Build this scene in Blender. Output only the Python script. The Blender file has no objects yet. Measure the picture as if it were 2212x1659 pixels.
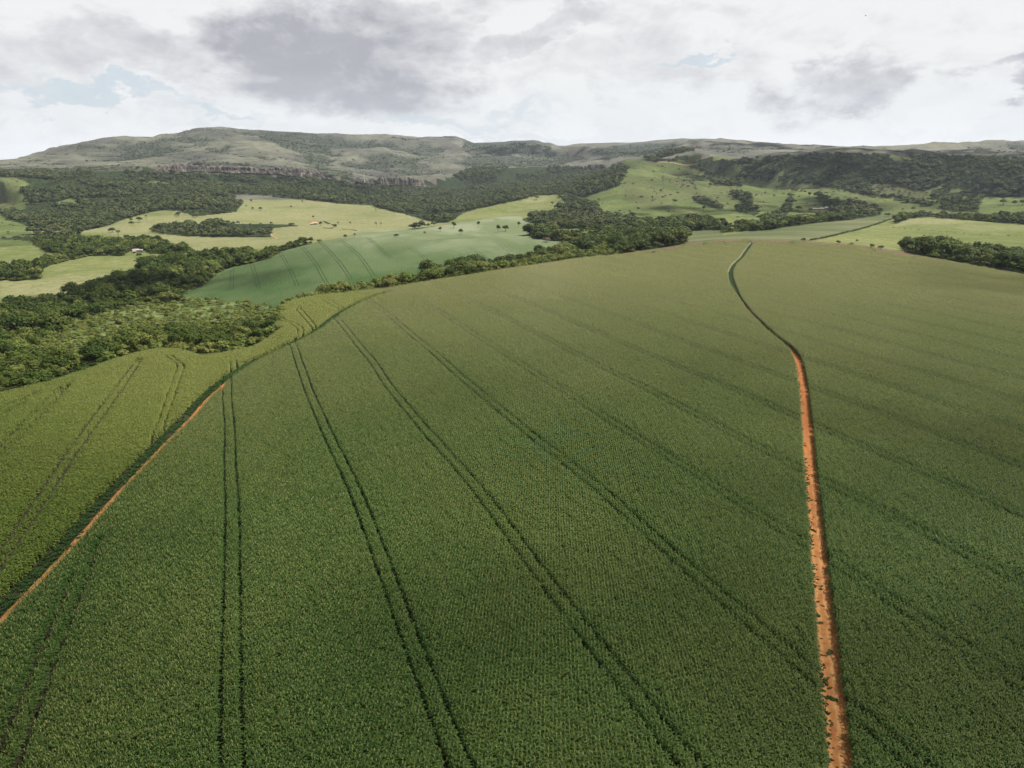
import bpy, math, random
import numpy as np
from mathutils import Vector

sc = bpy.context.scene
RNG = np.random.default_rng(7)
random.seed(7)

# ---------------------------------------------------------------- camera, sky, sun, exposure
CH = 66.0                       # camera height above the near field
F = 1536.0; PITCH = math.radians(16.6)
CP, SP = math.cos(PITCH), math.sin(PITCH)
cam_d = bpy.data.cameras.new('camera'); cam = bpy.data.objects.new('camera', cam_d)
sc.collection.objects.link(cam); sc.camera = cam
cam.location = (0, 0, CH); cam.rotation_euler = (math.radians(90) - PITCH, 0, 0)
cam_d.sensor_width = 36.0; cam_d.lens = 36.0 * F / 2212.0
cam_d.clip_start = 1.0; cam_d.clip_end = 30000.0
SUN_EL, SUN_AZ = math.radians(58), math.radians(72)      # azimuth clockwise from the view direction (+Y)
sun_d = bpy.data.lights.new('sun', 'SUN'); sun = bpy.data.objects.new('sun', sun_d)
sc.collection.objects.link(sun)
sun_d.energy = 5.0; sun_d.angle = math.radians(0.5); sun_d.color = (1.0, 0.95, 0.87)
sv = Vector((math.sin(SUN_AZ) * math.cos(SUN_EL), math.cos(SUN_AZ) * math.cos(SUN_EL), math.sin(SUN_EL)))
sun.rotation_euler = sv.to_track_quat('Z', 'Y').to_euler(); sun.location = (0, 0, 300)
sc.view_settings.view_transform = 'Standard'; sc.view_settings.look = 'None'
sc.view_settings.exposure = 1.3; sc.view_settings.gamma = 1.0; sc.view_settings.use_curve_mapping = False
sc.cycles.max_bounces = 5; sc.cycles.diffuse_bounces = 1; sc.cycles.glossy_bounces = 2
sc.cycles.transmission_bounces = 3; sc.cycles.transparent_max_bounces = 4; sc.cycles.volume_bounces = 0
sc.cycles.use_adaptive_sampling = False; sc.cycles.use_denoising = True; sc.cycles.denoiser = 'OPENIMAGEDENOISE'; sc.cycles.denoising_input_passes = 'RGB_ALBEDO_NORMAL'


class NT:
    """tiny node-graph helper"""
    def __init__(s, tree):
        s.t = tree
    def n(s, typ, **kw):
        nd = s.t.nodes.new(typ)
        for k, v in kw.items():
            if k.startswith('i_'):
                key = k[2:]
                key = int(key) if key.isdigit() else key.replace('_', ' ')
                s.put(nd.inputs[key], v)
            else:
                setattr(nd, k, v)
        return nd
    def put(s, sock, v):
        if hasattr(v, 'is_output') or isinstance(v, bpy.types.NodeSocket):
            s.t.links.new(v, sock)
        else:
            sock.default_value = v
    def m(s, op, a, b=0.0, c=0.0):
        nd = s.t.nodes.new('ShaderNodeMath'); nd.operation = op
        s.put(nd.inputs[0], a); s.put(nd.inputs[1], b); s.put(nd.inputs[2], c)
        return nd.outputs[0]
    def mix(s, f, a, b):
        nd = s.t.nodes.new('ShaderNodeMix'); nd.data_type = 'RGBA'
        s.put(nd.inputs[0], f); s.put(nd.inputs[6], a); s.put(nd.inputs[7], b)
        return nd.outputs[2]
    def noise(s, vec, scale, detail=4.0, rough=0.55, dist=0.0):
        nd = s.t.nodes.new('ShaderNodeTexNoise')
        if vec is not None: s.put(nd.inputs['Vector'], vec)
        nd.inputs['Scale'].default_value = scale; nd.inputs['Detail'].default_value = detail
        nd.inputs['Roughness'].default_value = rough; nd.inputs['Distortion'].default_value = dist
        return nd.outputs['Fac']
    def ss(s, x, a, b):
        nd = s.t.nodes.new('ShaderNodeMapRange'); nd.interpolation_type = 'SMOOTHSTEP'
        s.put(nd.inputs[0], x); nd.inputs[1].default_value = a; nd.inputs[2].default_value = b
        return nd.outputs[0]


def pix_azel(u, v):
    x = (u - 1106) / F; y = (v - 829.5) / F
    f = CP - SP * y; d = SP + CP * y
    return math.atan2(x, f), math.atan2(-d, math.hypot(x, f))

# world: physical sky with broken clouds over it
W = bpy.data.worlds.new('World'); sc.world = W; W.use_nodes = True
wt = W.node_tree; wt.nodes.clear(); N = NT(wt)
tc = N.n('ShaderNodeTexCoord').outputs['Generated']
sep = N.n('ShaderNodeSeparateXYZ', i_0=tc)
X, Y, Zc = sep.outputs
az = N.m('ARCTAN2', X, Y); el = N.m('ARCSINE', Zc)
zz = N.m('ADD', N.m('MAXIMUM', Zc, 0.0), 0.22)
cv = N.n('ShaderNodeCombineXYZ', i_0=N.m('DIVIDE', X, zz), i_1=N.m('DIVIDE', Y, zz), i_2=Zc).outputs[0]
# the same direction stretched flat: clouds near the skyline are wide and low
flat = N.n('ShaderNodeCombineXYZ', i_0=N.m('MULTIPLY', az, 1.0), i_1=N.m('MULTIPLY', el, 1.9), i_2=0.37).outputs[0]
w1 = N.noise(flat, 7.0, 8, 0.6); w2 = N.noise(N.n('ShaderNodeVectorMath', operation='ADD', i_0=flat, i_1=(3.1, 7.7, 1.3)).outputs[0], 7.0, 8, 0.6)
w3 = N.noise(flat, 26.0, 6, 0.6)
azw = N.m('ADD', az, N.m('MULTIPLY', N.m('SUBTRACT', w1, 0.5), 0.36))
elw = N.m('ADD', el, N.m('MULTIPLY', N.m('SUBTRACT', w2, 0.5), 0.19))
def blob(u, v, du, dv, soft=0.5, tilt=0.0, fine=0.0):
    a0, e0 = pix_azel(u, v); sa = du / F; se = dv / F
    da = N.m('SUBTRACT', azw, a0); de = N.m('SUBTRACT', elw, e0)
    de = N.m('SUBTRACT', de, N.m('MULTIPLY', da, tilt))
    q = N.m('ADD', N.m('POWER', N.m('ABSOLUTE', N.m('DIVIDE', da, sa)), 2.0), N.m('POWER', N.m('ABSOLUTE', N.m('DIVIDE', de, se)), 2.0))
    if fine: q = N.m('ADD', q, N.m('MULTIPLY', N.m('SUBTRACT', w3, 0.5), fine))
    return N.n('ShaderNodeMapRange', interpolation_type='SMOOTHSTEP', i_0=q, i_1=1.0 + soft, i_2=max(0.0, 1.0 - soft)).outputs[0]
dark = N.m('MAXIMUM', N.m('MULTIPLY', blob(720, 150, 235, 88, 0.95, -0.10, 0.7), 1.0), N.m('MULTIPLY', blob(860, 95, 160, 60, 0.9), 0.7))
dark = N.m('MAXIMUM', dark, N.m('MULTIPLY', blob(1820, 165, 95, 48, 0.95, 0.1, 0.6), 0.75))
dark = N.m('MAXIMUM', dark, N.m('MULTIPLY', blob(2200, 178, 110, 22, 0.8), 0.75))
dark = N.m('MAXIMUM', dark, N.m('MULTIPLY', blob(1175, 60, 150, 30, 0.9, 0.25), 0.45))
dark = N.m('MAXIMUM', dark, N.m('MULTIPLY', blob(330, 125, 380, 50, 0.95), 0.5))
dark = N.m('MAXIMUM', dark, N.m('MULTIPLY', blob(1350, 150, 200, 50, 0.95), 0.28))
gen = N.noise(flat, 4.2, 7, 0.55)
dark = N.m('MAXIMUM', dark, N.m('MULTIPLY', N.ss(gen, 0.50, 0.72), 0.38))
fine = N.noise(flat, 15.0, 7, 0.6, 0.2)
dark = N.m('ADD', N.m('MULTIPLY', dark, N.m('ADD', 0.62, N.m('MULTIPLY', fine, 0.76))), N.m('MULTIPLY', N.m('SUBTRACT', fine, 0.5), 0.5))
puff = N.noise(flat, 9.0, 9, 0.62, 0.6)
gap = N.m('MAXIMUM', blob(290, 214, 150, 13, 0.8, -0.12, 1.3), blob(1510, 131, 60, 8, 0.8, 0.0, 0.8))
gap = N.m('MAXIMUM', gap, N.m('MULTIPLY', blob(930, 262, 170, 17, 0.9, 0.0, 1.2), 0.75))
gap = N.m('MAXIMUM', gap, N.m('MULTIPLY', blob(450, 262, 90, 10, 0.9), 0.4))
gap = N.m('MAXIMUM', gap, N.m('MULTIPLY', blob(1130, 295, 160, 10, 0.9), 0.5))
gap = N.m('MAXIMUM', gap, N.m('MULTIPLY', N.ss(N.noise(cv, 1.1, 5, 0.55), 0.66, 0.78), 0.8))
low = N.n('ShaderNodeMapRange', interpolation_type='SMOOTHSTEP', i_0=el, i_1=0.14, i_2=0.02).outputs[0]
off_ = N.n('ShaderNodeVectorMath', operation='ADD', i_0=flat, i_1=(0.016, 0.020, 0.0)).outputs[0]
emb = N.m('SUBTRACT', N.noise(flat, 11.0, 8, 0.6, 0.4), N.noise(off_, 11.0, 8, 0.6, 0.4))
dark = N.m('ADD', dark, N.m('MULTIPLY', emb, 1.15))
puffs = N.m('MULTIPLY', N.ss(puff, 0.46, 0.54), N.m('ADD', .35, N.m('MULTIPLY', low, .65)))
ccol = N.mix(N.m('MINIMUM', N.m('MAXIMUM', dark, 0.0), 1.0), (0.84, 0.85, 0.855, 1), (0.425, 0.43, 0.475, 1))
ccol = N.mix(N.m('MULTIPLY', low, 0.35), ccol, (0.68, 0.72, 0.76, 1))
ccol = N.mix(N.m('MULTIPLY', puffs, N.m('SUBTRACT', 0.75, N.m('MULTIPLY', dark, 0.6))), ccol, (0.86, 0.87, 0.88, 1))
sky = N.n('ShaderNodeTexSky', sky_type='NISHITA', sun_disc=False, sun_elevation=SUN_EL, sun_rotation=SUN_AZ)
sky.air_density = 1.0; sky.dust_density = 1.5
skyb = N.n('ShaderNodeBackground', i_0=sky.outputs[0], i_1=0.05)
# thin veil of high clouds seen in the gaps
veil = N.n('ShaderNodeBackground', i_0=(0.62, 0.71, 0.78, 1), i_1=0.40)
gapb = N.n('ShaderNodeMixShader', i_0=0.85); wt.links.new(skyb.outputs[0], gapb.inputs[1]); wt.links.new(veil.outputs[0], gapb.inputs[2])
cb = N.n('ShaderNodeBackground', i_0=ccol, i_1=0.42)
mx = N.n('ShaderNodeMixShader', i_0=N.m('MULTIPLY', gap, 0.78)); wt.links.new(cb.outputs[0], mx.inputs[1]); wt.links.new(gapb.outputs[0], mx.inputs[2])
wo = N.n('ShaderNodeOutputWorld'); wt.links.new(mx.outputs[0], wo.inputs[0])

# ---------------------------------------------------------------- object helpers
def tag(o, label=None, cat=None, group=None, kind=None):
    if label: o['label'] = label
    if cat: o['category'] = cat
    if group: o['group'] = group
    if kind: o['kind'] = kind
    return o

def mesh_from(name, verts, faces, mat=None, smooth=False):
    """verts (n,3) array, faces (m,k) int array of one polygon size"""
    verts = np.asarray(verts, dtype=np.float32); faces = np.asarray(faces, dtype=np.int32)
    me = bpy.data.meshes.new(name)
    k = faces.shape[1]
    me.vertices.add(len(verts)); me.vertices.foreach_set('co', verts.ravel())
    me.loops.add(faces.size); me.loops.foreach_set('vertex_index', faces.ravel())
    me.polygons.add(len(faces)); me.polygons.foreach_set('loop_start', np.arange(0, faces.size, k, dtype=np.int32))
    try: me.polygons.foreach_set('loop_total', np.full(len(faces), k, dtype=np.int32))
    except Exception: pass
    me.polygons.foreach_set('use_smooth', np.full(len(faces), smooth, dtype=bool))
    me.update(calc_edges=True)
    if mat: me.materials.append(mat)
    return me

def obj(name, me, parent=None, loc=None):
    o = bpy.data.objects.new(name, me); sc.collection.objects.link(o)
    if parent is not None: o.parent = parent
    if loc is not None: o.location = loc
    return o

class PB:
    """polygon builder for small hand-made pieces"""
    def __init__(s): s.v = []; s.f = []
    def box(s, x0, x1, y0, y1, z0, z1):
        b = len(s.v)
        s.v += [(x, y, z) for z in (z0, z1) for x, y in ((x0, y0), (x1, y0), (x1, y1), (x0, y1))]
        s.f += [tuple(b + i for i in q) for q in ((3, 2, 1, 0), (4, 5, 6, 7), (0, 1, 5, 4), (1, 2, 6, 5), (2, 3, 7, 6), (3, 0, 4, 7))]
        return s
    def poly(s, pts):
        b = len(s.v); s.v += list(pts); s.f.append(tuple(range(b, b + len(pts)))); return s
    def tube(s, pts, rad, n=6):
        rings = []
        for i, p in enumerate(pts):
            p = Vector(p); q = Vector(pts[min(i + 1, len(pts) - 1)]) - Vector(pts[max(i - 1, 0)])
            q.normalize(); a = q.orthogonal().normalized(); b = q.cross(a)
            r = rad[i]; rings.append(len(s.v))
            for j in range(n):
                t = 2 * math.pi * j / n; s.v.append(tuple(p + a * (r * math.cos(t)) + b * (r * math.sin(t))))
        for i in range(len(pts) - 1):
            for j in range(n):
                s.f.append((rings[i] + j, rings[i] + (j + 1) % n, rings[i + 1] + (j + 1) % n, rings[i + 1] + j))
        s.f.append(tuple(rings[-1] + j for j in range(n)))
        return s
    def mesh(s, name, mat, smooth=False):
        me = bpy.data.meshes.new(name); me.from_pydata([tuple(v) for v in s.v], [], s.f)
        if smooth: me.polygons.foreach_set('use_smooth', [True] * len(me.polygons))
        me.materials.append(mat); me.update(); return me

# ---------------------------------------------------------------- noise (numpy)
_perm = np.random.default_rng(3).random((256, 256))
def vnoise(x, y):
    xi = np.floor(x).astype(int); yi = np.floor(y).astype(int)
    fx = x - xi; fy = y - yi; fx = fx * fx * (3 - 2 * fx); fy = fy * fy * (3 - 2 * fy)
    g = lambda i, j: _perm[i & 255, j & 255]
    a = g(xi, yi) * (1 - fx) + g(xi + 1, yi) * fx; b = g(xi, yi + 1) * (1 - fx) + g(xi + 1, yi + 1) * fx
    return (a * (1 - fy) + b * fy) * 2 - 1
def fbm(x, y, scale, octs=4, gain=0.5, seed=0.0):
    s = 0; a = 1.0; t = 0
    for o in range(octs):
        k = 2 ** o / scale
        s = s + a * vnoise(x * k + seed + 17.3 * o, y * k + seed * 1.7 - 9.1 * o); t += a; a *= gain
    return s / t

# ---------------------------------------------------------------- terrain: ridge, valley and shelf lines
def dirs(u, v):
    u = np.asarray(u, float); v = np.asarray(v, float)
    x = (u - 1106) / F; y = (v - 829.5) / F
    f = CP - SP * y; d = SP + CP * y
    return x, f, d
def line_z(tab):            # (u, v, z) -> azimuth, distance, height
    t = np.array(tab, float); x, f, d = dirs(t[:, 0], t[:, 1]); s = (CH - t[:, 2]) / d
    return np.arctan2(x, f), s * np.hypot(x, f), t[:, 2]
def line_r(tab):            # (u, v, distance)
    t = np.array(tab, float); x, f, d = dirs(t[:, 0], t[:, 1]); s = t[:, 2] / np.hypot(x, f)
    return np.arctan2(x, f), t[:, 2], CH - s * d

crest = line_z([(-500, 990, -5), (-150, 885, -4), (0, 855, -3), (110, 828, -3), (190, 803, -3), (250, 780, -3), (300, 765, -3), (345, 757, -3),
                (390, 760, -3), (430, 773, -3), (500, 765, -3.5), (560, 751, -4), (596, 725, -4), (606, 672, -4.5), (640, 650, -5), (700, 640, -4.5), (740, 636, -4.5),
                (830, 628, -4), (1000, 600, -3), (1150, 577, -2), (1300, 555, -1), (1400, 540, 0), (1500, 525, 0), (1550, 518.5, 1.5), (1610, 517, 2), (1700, 519, 2),
                (1850, 528, 1), (1950, 545, 0), (2100, 573, -1.5), (2212, 592, -2), (2360, 620, -3), (2700, 690, -3)])
V1 = line_z([(-400, 700, -38), (0, 700, -38), (300, 690, -38), (450, 668, -37), (600, 652, -34), (700, 632, -27), (800, 615, -27), (900, 600, -26), (1100, 558, -22),
             (1300, 530, -18), (1500, 500, -12), (1600, 500, -6), (1700, 503, -2.5), (1850, 508, -4), (1950, 527, -8), (2100, 550, -10), (2212, 562, -10), (2600, 600, -10)])
V2 = line_z([(-400, 600, -40), (0, 600, -40), (300, 590, -40), (450, 590, -37), (600, 590, -27), (750, 560, -18), (900, 550, -16), (1050, 535, -17), (1150, 520, -18),
             (1300, 500, -19), (1500, 478, -12), (1600, 482, -6), (1700, 486, -3), (1850, 487, -5), (1950, 505, -6), (2100, 515, -8), (2212, 520, -8), (2600, 540, -8)])
V3 = line_z([(-400, 545, -40), (0, 545, -40), (150, 540, -40), (300, 540, -40), (450, 545, -38), (530, 552, -30), (600, 545, -24), (670, 526, -16), (750, 515, -12), (900, 505, -12), (1000, 487, -12),
             (1100, 468, -14), (1130, 463, -15), (1200, 470, -20), (1350, 470, -18), (1500, 470, -16), (1700, 472, -5), (1850, 470, -5), (1950, 472, -4), (2212, 482, -6), (2600, 490, -6)])
V4 = line_z([(-400, 515, -38), (0, 515, -38), (300, 512, -38), (450, 510, -38), (600, 512, -38), (750, 505, -38), (900, 492, -36), (1000, 480, -32), (1100, 462, -30),
             (1200, 447, -14), (1350, 448, -10), (1500, 450, -10), (1700, 448, -5), (1850, 455, -2), (1950, 460, 0), (2212, 462, 0), (2600, 470, 0)])
V5 = line_z([(-400, 480, -30), (0, 480, -30), (90, 496, -36), (200, 492, -35), (300, 470, -28), (450, 470, -26), (600, 470, -30), (750, 470, -34), (900, 478, -36), (1000, 470, -34), (1100, 450, -20),
             (1200, 430, -5), (1350, 420, 14), (1500, 420, 12), (1700, 430, 5), (1850, 435, 5), (1950, 445, 5), (2212, 445, 5), (2600, 450, 5)])
V6 = line_z([(-400, 430, -4), (0, 430, -5), (60, 445, -12), (150, 440, -8), (300, 440, -8), (450, 440, -8), (480, 420, 2), (600, 427, -4), (750, 445, -18), (900, 466, -34), (1000, 458, -31), (1100, 435, -6),
             (1200, 418, 5), (1350, 385, 48), (1500, 380, 54), (1600, 392, 38), (1700, 400, 30), (1850, 415, 15), (1950, 420, 12), (2212, 425, 10), (2600, 430, 10)])
V7 = line_r([(-400, 390, 2350), (0, 395, 2350), (150, 392, 2500), (300, 384, 2600), (450, 379, 2700), (600, 386, 2750), (750, 395, 2850), (900, 411, 2950),
             (1000, 412, 3000), (1100, 398, 3100), (1200, 385, 3200), (1320, 365, 3200), (1350, 352, 2500), (1480, 328, 2600), (1560, 345, 2500), (1620, 374, 2350), (1700, 382, 2300),
             (1850, 395, 2250), (1950, 398, 2200), (2100, 405, 2150), (2212, 405, 2100), (2600, 405, 2100)])
V8 = line_r([(-400, 375, 2600), (0, 376, 2600), (150, 372, 2700), (300, 361, 2680), (450, 357, 2740), (600, 364, 2800), (750, 373, 2900), (800, 384, 2900), (900, 386, 2990), (970, 388, 3050), (1050, 378, 3200), (1130, 362, 3300),
             (1200, 358, 3380), (1320, 354, 3380), (1350, 344, 2950), (1480, 321, 2950), (1560, 330, 2700), (1620, 341, 2520), (1700, 335, 2450), (1850, 333, 2420), (1950, 338, 2400), (2100, 342, 2350), (2212, 344, 2300), (2600, 348, 2300)])
V9 = line_r([(-400, 366, 3200), (0, 363, 3200), (150, 356, 3300), (300, 350, 3300), (420, 343, 3300), (520, 344, 3300), (600, 352, 3300), (700, 366, 3400), (780, 371, 3500), (900, 373, 3600), (960, 362, 3550), (1050, 350, 3700),
             (1130, 348, 3900), (1200, 344, 4000), (1350, 336, 3900), (1480, 320.5, 3300), (1560, 325, 3300), (1620, 327, 3300), (1700, 325, 3300), (1850, 325, 3200), (1950, 326, 3200), (2100, 327, 3200), (2212, 330, 3100), (2600, 332, 3100)])
V10 = line_r([(-400, 368, 4200), (0, 361, 4200), (70, 346, 4100), (150, 330, 4000), (250, 326, 4000), (330, 322, 4000), (450, 311, 4100), (600, 320, 4200), (680, 338, 4200), (760, 334, 4300), (850, 330, 4400), (950, 345, 4400), (1050, 325, 4700),
              (1130, 322, 4800), (1200, 331, 4900), (1300, 326, 4900), (1400, 324, 4900), (1480, 317, 4600), (1600, 320, 4500), (1700, 323, 4500), (1850, 324, 4500), (2000, 325, 4500), (2100, 317, 4500), (2212, 316, 4500), (2600, 320, 4500)])
V11 = line_r([(-400, 372, 5500), (-60, 366, 5500), (0, 359, 5500), (60, 344, 5500), (110, 327, 5500), (150, 317, 5500), (230, 312, 5500), (290, 311, 5500), (350, 303, 5500), (362, 295, 5500), (395, 292, 5500), (402, 286, 5500),
              (425, 278, 5500), (480, 277, 5500), (560, 282, 5500), (640, 288, 5500), (700, 290, 5500), (760, 292, 5500), (835, 291, 5500), (905, 297, 5500), (985, 295, 5500), (1003, 301, 5500), (1022, 309, 5500), (1060, 308, 5500), (1100, 305, 5500),
              (1150, 303, 5500), (1180, 308, 5500), (1210, 315, 5500), (1250, 311, 5500), (1330, 308, 5500), (1400, 305, 5500), (1470, 300, 5500), (1560, 300, 5500), (1610, 305, 5500), (1650, 312, 5500), (1745, 315, 5500),
              (1762, 318, 5500), (1776, 325, 5500), (1850, 323, 5500), (1970, 322, 5500), (2020, 318, 5500), (2060, 314, 5500), (2100, 308, 5500), (2160, 306, 5500), (2212, 309, 5500), (2300, 312, 5500), (2600, 330, 5500)])

AZ = np.concatenate([np.linspace(-75, -45.2, 50), np.linspace(-45, 45, 1150), np.linspace(45.2, 75, 50)]) * math.pi / 180
RR = np.exp(np.linspace(math.log(12), math.log(9500), 730)); LR = np.log(RR)
nA, nR = len(AZ), len(RR)
def smooth(a, w):
    if w < 1: return a
    k = np.exp(-0.5 * (np.arange(-3 * w, 3 * w + 1) / w) ** 2); k /= k.sum()
    return np.convolve(np.pad(a, 3 * w, mode='edge'), k, mode='valid')
def interp_line(L, w):
    o = np.argsort(L[0]); return smooth(np.interp(AZ, L[0][o], L[1][o]), w), smooth(np.interp(AZ, L[0][o], L[2][o]), w)
rows = []
rows.append((np.full(nA, 12.0), np.zeros(nA))); rows.append((np.full(nA, 70.0), np.zeros(nA)))
cr, cz = interp_line(crest, 3); CREST = cr.copy()
rows.append((cr * 0.55, cz * 0.25)); rows.append((cr * 0.985, cz + 0.35)); rows.append((cr, cz))
v1r, v1z = interp_line(V1, 14); V1R = np.maximum(v1r, cr * 1.12)
rows.append((cr + 0.38 * (V1R - cr), cz + 0.5 * (np.minimum(v1z, cz - 1) - cz)))
rows.append((V1R, v1z))
for L, w in ((V2, 14), (V3, 8), (V4, 12), (V5, 12), (V6, 10), (V7, 8), (V8, 6), (V9, 8), (V10, 6), (V11, 1)):
    rows.append(interp_line(L, w))
rows.append((np.full(nA, 6600.0), rows[-1][1] - 90)); rows.append((np.full(nA, 9500.0), rows[-1][1] * 0.5))
KR = np.array([q[0] for q in rows]); KZ = np.array([q[1] for q in rows])
for k in range(1, len(KR)):
    KR[k] = np.maximum(KR[k], KR[k - 1] * 1.012)
KR[-1] = np.maximum(KR[-1], 9600.0)
Zg = np.zeros((nA, nR))
def pchip(x, y, q):
    h = np.diff(x); d = np.diff(y) / h
    m = np.zeros_like(y); m[0] = d[0]; m[-1] = d[-1]
    w1 = 2 * h[1:] + h[:-1]; w2 = h[1:] + 2 * h[:-1]
    same = d[1:] * d[:-1] > 0
    dd0 = np.where(same, d[:-1], 1.0); dd1 = np.where(same, d[1:], 1.0)
    m[1:-1] = np.where(same, (w1 + w2) / (w1 / dd0 + w2 / dd1), 0.0)
    i = np.clip(np.searchsorted(x, q) - 1, 0, len(h) - 1); t = (q - x[i]) / h[i]
    return (2 * t**3 - 3 * t**2 + 1) * y[i] + (t**3 - 2 * t**2 + t) * h[i] * m[i] + (-2 * t**3 + 3 * t**2) * y[i + 1] + (t**3 - t**2) * h[i] * m[i + 1]
for i in range(nA):
    Zg[i] = pchip(KR[:, i], KZ[:, i], RR)
AA, R2 = np.meshgrid(AZ, RR, indexing='ij'); GX = np.sin(AA) * R2; GY = np.cos(AA) * R2
# relief that the lines do not carry: swells in the valley, gullies and ledges on the uplands
def sst(x, a, b):
    t = np.clip((x - a) / (b - a), 0, 1); return t * t * (3 - 2 * t)
far = sst(R2, 1300, 3200); mid = sst(R2, CREST[:, None] * 1.05, CREST[:, None] * 1.4)
rd = 1 - np.abs(fbm(GX, GY, 620, 4, 0.5, 5.0)) * 2.2
fade = 1 - sst(R2, 5100, 5450) * 0.85
Zg += far * fade * (rd * 17 - 12)
Zg += far * fbm(GX, GY, 150, 4, 0.55, 2.0) * 11.0 * fade
hb = sst(R2, 1250, 1600) * (1 - sst(R2, 2500, 3000)) * sst(AA, -.05, .08)
Zg += hb * ((1 - np.abs(fbm(GX, GY, 330, 3, 0.5, 15.0)) * 2.4) * 15 - 8 + fbm(GX, GY, 90, 3, .5, 16.) * 3)
ub = sst(R2, 3250, 3600) * (1 - sst(R2, 5000, 5400))
UBN = np.abs(fbm(GX, GY, 800, 3, 0.5, 19.0)); HBN = np.abs(fbm(GX, GY, 330, 3, 0.5, 15.0))
Zg += ub * ((1 - UBN * 2.4) * 44 - 26)
Zg += mid * fbm(GX, GY, 120, 3, 0.5, 8.0) * 1.1
Zg += (1 - mid) * fbm(GX, GY, 160, 2, 0.5, 1.0) * 0.7 * sst(R2, 100, 200) * (1 - sst(R2, CREST[:, None] * .8, CREST[:, None]))
for mu, mr, mh, wu, wr in [(1375, 2120, 30, 62, 190), (1330, 1900, 16, 60, 150), (1590, 2000, 16, 45, 160), (1450, 1800, 10, 50, 120), (815, 3900, 50, 62, 190), (612, 4150, 42, 75, 220), (745, 4450, 38, 52, 200), (985, 3850, 42, 95, 200), (1090, 4350, 32, 60, 220), (430, 3720, 36, 120, 190), (235, 4150, 30, 100, 230), (1330, 4250, 36, 95, 230), (1180, 4500, 30, 55, 200), (1640, 3900, 26, 110, 260), (2060, 3900, 26, 120, 260), (350, 4500, 40, 60, 200)]:
    ma = pix_azel(mu, 340)[0]; qq_ = ((AA - ma) * 1536 / wu) ** 2 + ((R2 - mr) / wr) ** 2
    Zg += mh * np.exp(-.5 * qq_) * (1 + .35 * fbm(GX, GY, 180, 3, .5, mu * .1))
led = sst(R2, 3300, 3900)
zz_ = Zg + fbm(GX, GY, 300, 3, 0.5, 4.0) * 14
Zg += led * 3.4 * np.sin(zz_ * 2 * math.pi / 21.0) * (0.6 + 0.8 * fbm(GX, GY, 240, 2, 0.5, 11.0))
Zg += sst(R2, 5000, 5400) * fbm(GX, GY, 60, 3, 0.6, 31.0) * 4.0 * (0.3 + sst(AA, -0.45, -0.4) * (1 - sst(AA, -0.02, 0.02)))
# vertical fluting on the two cliff bands
flu = np.exp(-((R2 - (KR[-9] + KR[-8])[:, None] / 2) / 60) ** 2) if False else 0

def to_grid(x, y):
    a = np.arctan2(x, y); r = np.hypot(x, y)
    fi = np.interp(a, AZ, np.arange(nA)); fj = np.interp(np.log(np.maximum(r, 12.01)), LR, np.arange(nR))
    return fi, fj
def bil(G, fi, fj):
    i = np.clip(fi.astype(int), 0, nA - 2); j = np.clip(fj.astype(int), 0, nR - 2); a = fi - i; b = fj - j
    return (G[i, j] * (1 - a) + G[i + 1, j] * a) * (1 - b) + (G[i, j + 1] * (1 - a) + G[i + 1, j + 1] * a) * b
def height(x, y):
    return bil(Zg, *to_grid(np.asarray(x, float), np.asarray(y, float)))
def project(x, y, z):
    dz = z - CH; depth = y * CP - dz * SP; up = y * SP + dz * CP
    depth = np.maximum(depth, 1e-3)
    return 1106 + F * x / depth, 829.5 - F * up / depth
def at(u, v, dz=0.0, rmin=20.0):
    """where the line of sight through a picture point first meets the ground raised by dz"""
    x, f, d = dirs(u, v); h = math.hypot(x, f); a = math.atan2(x, f)
    rs = np.exp(np.linspace(math.log(rmin), math.log(7000), 4000))
    zr = CH - rs * d / h; zt = height(np.sin(a) * rs, np.cos(a) * rs) + dz
    hit = np.nonzero(zr <= zt)[0]
    r = rs[hit[0]] if len(hit) else 6000.0
    return math.sin(a) * r, math.cos(a) * r
def inpoly(P, u, v):
    P = np.asarray(P, float); c = np.zeros(np.shape(u), bool); n = len(P)
    for i in range(n):
        x0, y0 = P[i]; x1, y1 = P[(i + 1) % n]
        if y0 == y1: continue
        k = (y0 > v) != (y1 > v)
        c ^= k & (u < (x1 - x0) * (v - y0) / (y1 - y0) + x0)
    return c
def polydist(P, x, y, closed=False):
    P = np.asarray(P, float); best = np.full(np.shape(x), 1e9)
    n = len(P) if closed else len(P) - 1
    for i in range(n):
        a = P[i]; b = P[(i + 1) % len(P)]; ab = b - a; L = max(ab @ ab, 1e-9)
        t = np.clip(((x - a[0]) * ab[0] + (y - a[1]) * ab[1]) / L, 0, 1)
        best = np.minimum(best, np.hypot(x - a[0] - t * ab[0], y - a[1] - t * ab[1]))
    return best

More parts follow.
